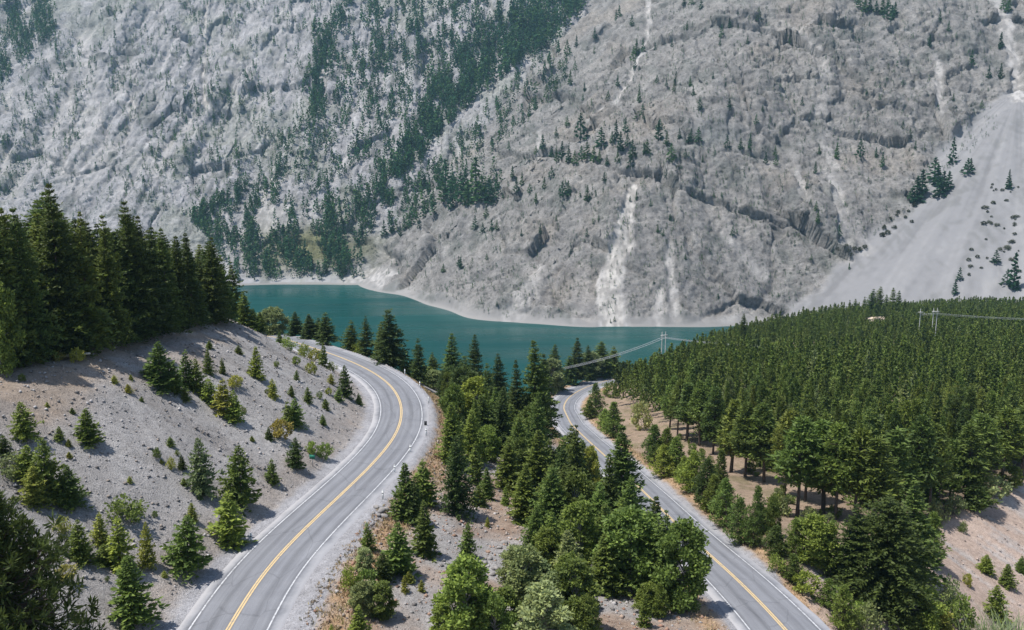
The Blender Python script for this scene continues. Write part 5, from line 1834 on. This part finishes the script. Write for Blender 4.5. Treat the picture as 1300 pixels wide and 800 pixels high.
PB, PC, PR = post_meshes()
for px, py, lab in ((430, 440, 'white guide post farthest up the road, in front of the dark firs'), (464, 449, 'white guide post under the narrow dark spire'), (492, 462, 'white guide post below the broad dark fir'),
                    (514, 476, 'white guide post beside the bright bushes of the bend'), (533, 492, 'white guide post above the sharpest part of the bend'), (544, 512, 'white guide post at the apex of the bend, on pale gravel'),
                    (541, 553, 'white guide post low at the bend, near the dark marker box'), (521, 575, 'white guide post below the bend at the start of the brown grass'),
                    (501, 601, 'white guide post just above the two overlapping firs'), (486, 634, 'lowest white guide post of the outer row, above the stone heap'), (319, 690, 'white guide post on the inner side of the road, under the pair of firs')):
    p = hit(px, py, ground)
    t = thing('guide_post', (p[0], p[1], p[2]), lab, 'guide post', 'guide posts along the upper road', random.uniform(-0.4, 0.4))
    t.scale = (1.0, 1.0, 1.15)
    for nm, me_ in (('post_body', PB), ('post_cap', PC), ('reflector', PR)):
        link(bpy.data.objects.new(nm, me_), t)
p = hit(538, 541, ground)
t = thing('marker_box', (p[0] + 0.3, p[1], p[2]), 'small dark marker box standing on the gravel by the outer edge line of the bend', 'marker box')
b = MB()
bm_box(b, (0, 0, 0.52), (0.42, 0.26, 0.62))
part('box', b, M_BLACK, t)
b = MB()
bm_box(b, (0, 0, 0.1), (0.1, 0.1, 0.5))
part('stake', b, M_STEEL, t)
p = hit(397, 592, ground)
t = thing('road_sign', (p[0], p[1], p[2]), 'small green road sign on a thin steel post left of the upper road', 'road sign', None, R(-18))
b = MB()
bm_box(b, (0, 0, 0.75), (0.07, 0.07, 1.7))
part('post', b, M_STEEL, t)
b = MB()
bm_box(b, (0, -0.06, 1.35), (0.85, 0.03, 0.6))
part('panel', b, M_GREEN, t)

# dead log at the edge of the ledge
p = hit(62, 455, ground)
t = thing('fallen_log', (p[0], p[1], p[2] + 0.25), 'pale bleached log lying at the edge of the shaded ledge', 'log', None, R(4))
b = MB()
tube(b, [(0, 0, 0), (1.6, 0.1, 0.1), (3.4, -0.05, 0.15), (5.2, 0.15, 0.3)], [0.32, 0.28, 0.22, 0.12], 8)
part('stem', b, M_DEADWOOD, t, True)
b = MB()
tube(b, [(1.4, 0, 0.2), (1.8, -0.5, 0.8), (2.0, -0.8, 1.1)], [0.09, 0.06, 0.02], 5)
part('broken_branch', b, M_DEADWOOD, t, True)

# cabin roof among the trees
def on_forest(px, y):
    d = ray(px, 405)
    x = d.x / d.y * y
    return np.array((x, y, ground_height(np.array([x]), np.array([y]))[0][0]))


q = on_forest(1111, 560)
zt = CAM_Z - (q[1] * math.tan(PITCH + math.atan((404 - 400) / FOC)))
cz = zt - 5.0
t = thing('cabin', (q[0], q[1], cz), 'small timber cabin with a tan gabled roof showing above the forest', 'cabin', None, R(12))
b = MB()
bm_box(b, (0, 0, 0.9), (11, 7, 5.2))
part('wall', b, M_LOGWALL, t)
b = MB()
v = [(-6.2, -4.2, 3.1), (6.2, -4.2, 3.1), (6.2, 0, 5.6), (-6.2, 0, 5.6), (6.2, 4.2, 3.1), (-6.2, 4.2, 3.1)]
v = np.array(v + [(a_, b_, c_ + 0.25) for a_, b_, c_ in v], float)
b.add(v, np.array([[0, 1, 2, 3], [3, 2, 4, 5], [6, 9, 8, 7], [9, 11, 10, 8], [0, 6, 7, 1], [1, 7, 8, 2], [2, 8, 10, 4], [4, 10, 11, 5], [5, 11, 9, 3], [3, 9, 6, 0]]))
part('roof', b, M_ROOF, t)
for sx in (-3, 3):
    b = MB()
    bm_box(b, (sx, -3.52, 1.6), (1.4, 0.08, 1.3))
    part('window', b, M_DARKGLASS, t)

# power line: H frames of two poles
def h_frame(x, y, ztop, label, hgt=17, rz=0.0, single=False, gap=3.2):
    t = thing('utility_pole', (x, y, ztop - hgt), label, 'utility pole', None, rz)
    for s in ((0,) if single else (-1, 1)):
        b = MB()
        tube(b, [(s * gap / 2, 0, -2), (s * gap / 2, 0, hgt)], [0.20, 0.14], 8)
        part('pole', b, M_POLE, t, True)
    b = MB()
    bm_box(b, (0, -0.2, hgt - 1.6), (gap * (1.9 if not single else 1.1), 0.22, 0.26))
    part('crossarm', b, M_POLE, t)
    for k in (-1, 0, 1):
        b = MB()
        tube(b, [(k * gap * 0.85, -0.2, hgt - 1.7), (k * gap * 0.85, -0.2, hgt - 2.6)], [0.1, 0.1], 6)
        part('insulator', b, M_STEEL, t, True)
    return t


def pole_spot(px, py_top, y):
    d = ray(px, py_top)
    k = y / d.y
    return d.x * k, y, CAM_Z + d.z * k


A = pole_spot(843, 421, 385)
B = pole_spot(700, 462, 330)
Cp = pole_spot(1169, 392, 405)
D = pole_spot(1188, 391, 400)
E = pole_spot(1400, 398, 400)
h_frame(*A, 'two bare pale poles of a power line rising above the forest beside the lake', 24, R(25), gap=1.9)
h_frame(*B, 'pale power line poles hidden among trees beyond the lower bend', 12, R(25), gap=1.9)
h_frame(*Cp, 'single pale pole above the far edge of the forest, left of the pair', 22, 0, True, gap=2.0)
h_frame(*D, 'pair of pale poles above the far edge of the forest', 23, 0, gap=1.7)


def wires(p0, p1, sag, label, spread=1.2, n=4, r=0.042):
    t = thing('power_line', (p0[0], p0[1], p0[2]), label, 'power line')
    a0 = np.array(p0) - np.array(p0)
    a1 = np.array(p1) - np.array(p0)
    side = np.array((-(a1[1]), a1[0], 0))
    side /= np.linalg.norm(side)
    for k in range(n):
        o = side * (k - (n - 1) / 2) * spread + np.array((0, 0, -2.4 - 0.55 * (k % 2)))
        s = np.linspace(0, 1, 25)
        pts_ = a0[None] * (1 - s[:, None]) + a1[None] * s[:, None] + o[None]
        pts_[:, 2] -= sag * 4 * s * (1 - s)
        b = MB()
        tube(b, pts_, np.full(25, r), 5)
        part('wire', b, M_WIRE, t, True)


wires(B, A, 1.5, 'bundle of pale wires slanting down from the bare poles over the lake', 0.8)
H = pole_spot(965, 432, 400)
h_frame(*H, 'pale power line poles sunk among the treetops of the forest', 14, R(10), gap=1.9)
wires(A, H, 0.6, 'bundle of pale wires running level from the bare poles into the forest', 0.8)
wires(Cp, D, 0.2, 'short wires between the single pole and the pair at the far forest edge', 0.8, 3, 0.025)
wires(D, E, 1.2, 'wires leading from the pair of poles over the far treetops to the border', 0.8, 3, 0.028)

# ------------------------------------------------------------------ loose stones, dry grass, boulders
def scatter_stones(n, pick, name, label, smin_, smax, cols, rng):
    vs, cs = [], []
    octa = np.array([(1, 0, 0), (-1, 0, 0), (0, 1, 0), (0, -1, 0), (0, 0, 1), (0, 0, -0.6)], float)
    of = np.array([[0, 2, 4], [2, 1, 4], [1, 3, 4], [3, 0, 4], [2, 0, 5], [1, 2, 5], [3, 1, 5], [0, 3, 5]])
    xy = pick(n)
    z, du_, su_, dl_, sl_, _, _, _ = ground_height(xy[:, 0], xy[:, 1])
    okk = (du_ > 6.4) & (dl_ > 6.0) & (z > 3)
    xy, z = xy[okk], z[okk]
    n = len(xy)
    s = smin_ * (smax / smin_) ** (rng.random(n) ** 2.6)
    v = octa[None] * s[:, None, None] * rng.uniform(0.55, 1.25, (n, 6, 3)) * np.array((1, 1, 0.75))
    a = rng.random(n) * 6.28
    ca, sa = np.cos(a)[:, None], np.sin(a)[:, None]
    x = v[..., 0] * ca - v[..., 1] * sa
    y = v[..., 0] * sa + v[..., 1] * ca
    v = np.stack([x + xy[:, :1], y + xy[:, 1:2], v[..., 2] + z[:, None] + 0.02], -1).reshape(-1, 3)
    f = (of[None] + (np.arange(n) * 6)[:, None, None]).reshape(-1, 3)
    me = mesh_np(name, v, f, M_STONE)
    c = np.array(cols)[rng.integers(0, len(cols), n)] * rng.uniform(0.75, 1.2, (n, 1))
    colour_attr(me, 'tint', np.repeat(c, 6, 0))
    tag(link(bpy.data.objects.new(name, me)), label, 'gravel', None, 'stuff')


rs_ = np.random.default_rng(21)


def pick_left(n):
    x = rs_.uniform(-95, -18, n)
    y = rs_.uniform(52, 185, n)
    return np.stack([x, y], 1)


def pick_mid(n):
    return np.stack([rs_.uniform(-20, 22, n), rs_.uniform(58, 165, n)], 1)


def pick_pit(n):
    return np.stack([rs_.uniform(60, 125, n), rs_.uniform(80, 168, n)], 1)


GREYS = [(0.30, 0.285, 0.28), (0.22, 0.21, 0.20), (0.14, 0.13, 0.125), (0.36, 0.34, 0.33), (0.26, 0.22, 0.19)]
scatter_stones(26000, pick_left, 'talus_gravel', 'loose grey talus stones over the cut slope', 0.05, 0.34, GREYS, rs_)
scatter_stones(15000, pick_mid, 'slope_gravel', 'grey and red brown stones on the slope between the roads', 0.06, 0.42, GREYS + [(0.27, 0.16, 0.115), (0.30, 0.2, 0.15), (0.32, 0.24, 0.19), (0.28, 0.18, 0.13)], rs_)
scatter_stones(3500, pick_pit, 'bank_gravel', 'pinkish stones on the clay bank', 0.05, 0.3, [(0.36, 0.29, 0.25), (0.3, 0.26, 0.24), (0.2, 0.16, 0.14)], rs_)


def boulder_mesh(rng, s):
    bmx = MB()
    u, v_ = np.meshgrid(np.linspace(0, 2 * math.pi, 13)[:-1], np.linspace(0.12, math.pi - 0.12, 7))
    d = np.stack([np.cos(u) * np.sin(v_), np.sin(u) * np.sin(v_), np.cos(v_)], -1).reshape(-1, 3)
    r = s * (1 + 0.28 * gnoise(d[:, 0] * 1.6 + rng.random() * 30, d[:, 1] * 1.6, d[:, 2] * 1.6) + 0.12 * gnoise(d[:, 0] * 4, d[:, 1] * 4 + rng.random() * 9, d[:, 2] * 4))
    p_ = d * r[:, None] * np.array((1.15, 0.95, 0.7))
    i = np.arange(84).reshape(7, 12)
    j = np.roll(i, -1, 1)
    bmx.add(p_, np.stack([i[:-1], i[1:], j[1:], j[:-1]], -1).reshape(-1, 4))
    tp = [[0, 1, 2, 3], [0, 3, 4, 5], [0, 5, 6, 7], [0, 7, 8, 9], [0, 9, 10, 11]]
    bmx.f.append(np.array(tp))
    bmx.f.append(np.array(tp)[:, ::-1] + 72)
    return bmx


M_BOULDER = simple_mat('grey_boulder', (0.23, 0.215, 0.205), 0.95, 0.35, 1.5)
BM_ = [boulder_mesh(np.random.default_rng(60 + k), 0.5).mesh('boulder', M_BOULDER) for k in range(4)]
for px, py, s in ((478, 645, 1.1), (484, 650, 1.5), (490, 648, 1.2), (496, 652, 0.9), (480, 655, 1.0), (488, 657, 1.3), (474, 652, 0.8), (501, 646, 0.8)):
    p = hit(px, py, ground)
    o = tag(link(bpy.data.objects.new('boulder', random.choice(BM_))), 'grey boulder in the heap of stones below the lowest guide post', 'boulder', 'boulders of the stone heap beside the upper road')
    o.location = (p[0], p[1], p[2] + 0.12 * s)
    o.scale = (s * 0.7, s * 0.62, s * 0.6)
    o.rotation_euler = (random.uniform(-.3, .3), random.uniform(-.3, .3), random.uniform(0, 6))
for px, py, s in ((634, 696, 1.0), (640, 690, 1.3), (622, 710, 1.0), (630, 722, 1.2), (616, 715, 0.9), (625, 730, 1.1), (612, 726, 0.8)):
    p = hit(px, py, ground)
    o = tag(link(bpy.data.objects.new('boulder', random.choice(BM_))), 'rough brown stone in the rubble beside the big yellow green tree', 'boulder', 'stones in the rubble by the yellow green tree')
    o.location = (p[0], p[1], p[2] + 0.1)
    o.scale = (s * 0.7, s * 0.62, s * 0.6)
    o.rotation_euler = (0, 0, random.uniform(0, 6))


def grass(n, name, label, rng):
    pts_, hs = [], []
    for c, dist, lo_y, hi_y, wgt in ((ROAD_U, 1, 60, 215, 0.6), (ROAD_L, -1, 60, 260, 0.2), (ROAD_L, 1, 60, 260, 0.2)):
        t = tangents(c)
        nn = np.stack([t[:, 1], -t[:, 0]], 1)
        m = int(n * wgt)
        i = rng.integers(0, len(c), m)
        i = i[(c[i, 1] > lo_y) & (c[i, 1] < hi_y)]
        base = 7.0 if c is not ROAD_U else 5.6 + 1.7 * sstep(118, 84, c[i, 1]) + 1.9
        o = dist * (base + np.abs(rng.normal(0, 1.5, len(i))) * np.sign(rng.random(len(i)) - 0.35))
        pts_.append(c[i, :2] + nn[i] * o[:, None] + rng.normal(0, 0.4, (len(i), 2)))
    xy = np.vstack(pts_)
    z, du_, su_, dl_, sl_, _, _, _ = ground_height(xy[:, 0], xy[:, 1])
    okk = (du_ > 6.2) & (dl_ > 5.9)
    xy, z = xy[okk], z[okk]
    B = 6
    m = len(xy) * B
    base = np.repeat(np.stack([xy[:, 0], xy[:, 1], z - 0.03], 1), B, 0) + rng.normal(0, 0.09, (m, 3)) * np.array((1, 1, 0))
    d = unit(rng.normal(0, 0.45, (m, 3)) + np.array((0, 0, 1.0)))
    s = unit(np.cross(d, rng.normal(0, 1, (m, 3))))
    mb_ = MB()
    ln = rng.uniform(0.2, 0.5, m)
    blades(mb_, base, d, s, ln, ln * 0.22)
    v, f = mb_.arrays()
    me = mesh_np(name, v, f, M_DRYGRASS)
    c = np.array([(0.40, 0.29, 0.17), (0.34, 0.25, 0.15), (0.28, 0.24, 0.11), (0.44, 0.34, 0.21)])[rng.integers(0, 4, len(xy))]
    colour_attr(me, 'tint', np.repeat(c, B * 4, 0))
    tag(link(bpy.data.objects.new(name, me)), label, 'grass', None, 'stuff')


grass(20000, 'dry_grass', 'dry orange grass along the road verges', np.random.default_rng(31))

# long pale blades of the tall grass plant at the lower right corner
d = np.array(ray(1280, 800))
for dist in np.arange(40, 130, 1.0):
    q = np.array((0, 0, CAM_Z)) + d / np.linalg.norm(d) * dist
    z = drop(q[0], q[1], ground)
    if q[2] - z < 1.5:
        break
print('grass at', q, z, dist)
t = thing('tall_grass_clump', (q[0], q[1], z), 'clump of long pale green blades cut by the lower right corner', 'grass clump')
rng = np.random.default_rng(8)
hgt = q[2] - z
b = MB()
m = 900
base = np.stack([rng.normal(0, 2.0, m), rng.normal(0, 1.4, m), np.full(m, -0.1)], 1)
for kk in range(m):
    a = rng.uniform(0, 6.28)
    ln = (hgt + 2.6) * rng.uniform(0.6, 1.08)
    out = rng.uniform(0.1, 0.42) * ln
    s = np.linspace(0, 1, 6)
    c = base[kk][None] + np.stack([np.cos(a) * out * s ** 2, np.sin(a) * out * s ** 2, ln * (s - 0.22 * s ** 3)], 1)
    w = 0.085 * (1 - s ** 2) + 0.012
    sd_ = np.array((-math.sin(a), math.cos(a), 0.2))
    v = np.concatenate([c + sd_ * w[:, None], c - sd_ * w[:, None]])
    i = np.arange(5)
    b.add(v, np.stack([i, i + 1, i + 7, i + 6], 1))
o = part('blades', b, M_LEAF, t)
o.color = (0.21, 0.26, 0.12, 1)
# ------------------------------------------------------------------ air
def haze_box():
    m, nt, out = new_mat('air_haze')
    v = N(nt, 'ShaderNodeVolumePrincipled')
    v.inputs['Color'].default_value = (0.45, 0.78, 1.0, 1)
    v.inputs['Density'].default_value = HAZE
    v.inputs['Anisotropy'].default_value = 0.2
    L(nt, v.outputs[0], out.inputs['Volume'])
    x, y0, y1, z0, z1 = 2700, -1000, 3400, -60, 640
    vs = np.array([(sx, y, z) for z in (z0, z1) for y in (y0, y1) for sx in (-x, x)], float)
    fs = np.array([[0, 2, 3, 1], [4, 5, 7, 6], [0, 1, 5, 4], [2, 6, 7, 3], [0, 4, 6, 2], [1, 3, 7, 5]])
    tag(link(bpy.data.objects.new('haze', mesh_np('haze', vs, fs, m))), kind='stuff')


HAZE = 0.00007
haze_box()

# ------------------------------------------------------------------ light
SUN_EL, SUN_AZ = R(68), R(-100)          # azimuth from +Y (the view direction), negative = left
tosun = Vector((math.sin(SUN_AZ) * math.cos(SUN_EL), math.cos(SUN_AZ) * math.cos(SUN_EL), math.sin(SUN_EL)))
sd = bpy.data.lights.new('sun', 'SUN')
sd.energy = 5.0
sd.angle = R(0.5)
sd.color = (1.0, 0.965, 0.91)
sun = link(bpy.data.objects.new('sun', sd))
sun.rotation_euler = tosun.to_track_quat('Z', 'Y').to_euler()
w = bpy.data.worlds.new('World')
SC.world = w
w.use_nodes = True
nt = w.node_tree
nt.nodes.clear()
sky = N(nt, 'ShaderNodeTexSky', sky_type='NISHITA', sun_disc=False)
sky.sun_elevation = SUN_EL
sky.sun_rotation = SUN_AZ
bg = N(nt, 'ShaderNodeBackground', Strength=0.13)
wo = N(nt, 'ShaderNodeOutputWorld')
L(nt, sky.outputs[0], bg.inputs[0])
L(nt, bg.outputs[0], wo.inputs[0])

SC.view_settings.view_transform = 'Standard'
SC.view_settings.look = 'None'
SC.view_settings.exposure = 0.36
SC.view_settings.gamma = 1.0
SC.view_settings.use_curve_mapping = False
SC.render.engine = 'CYCLES'
SC.cycles.use_denoising = True
try:
    SC.cycles.denoiser = 'OPENIMAGEDENOISE'
except Exception:
    pass
SC.cycles.max_bounces = 5
SC.cycles.diffuse_bounces = 3
SC.cycles.transmission_bounces = 3
SC.cycles.volume_bounces = 0
SC.cycles.use_adaptive_sampling = True
SC.cycles.adaptive_threshold = 0.008
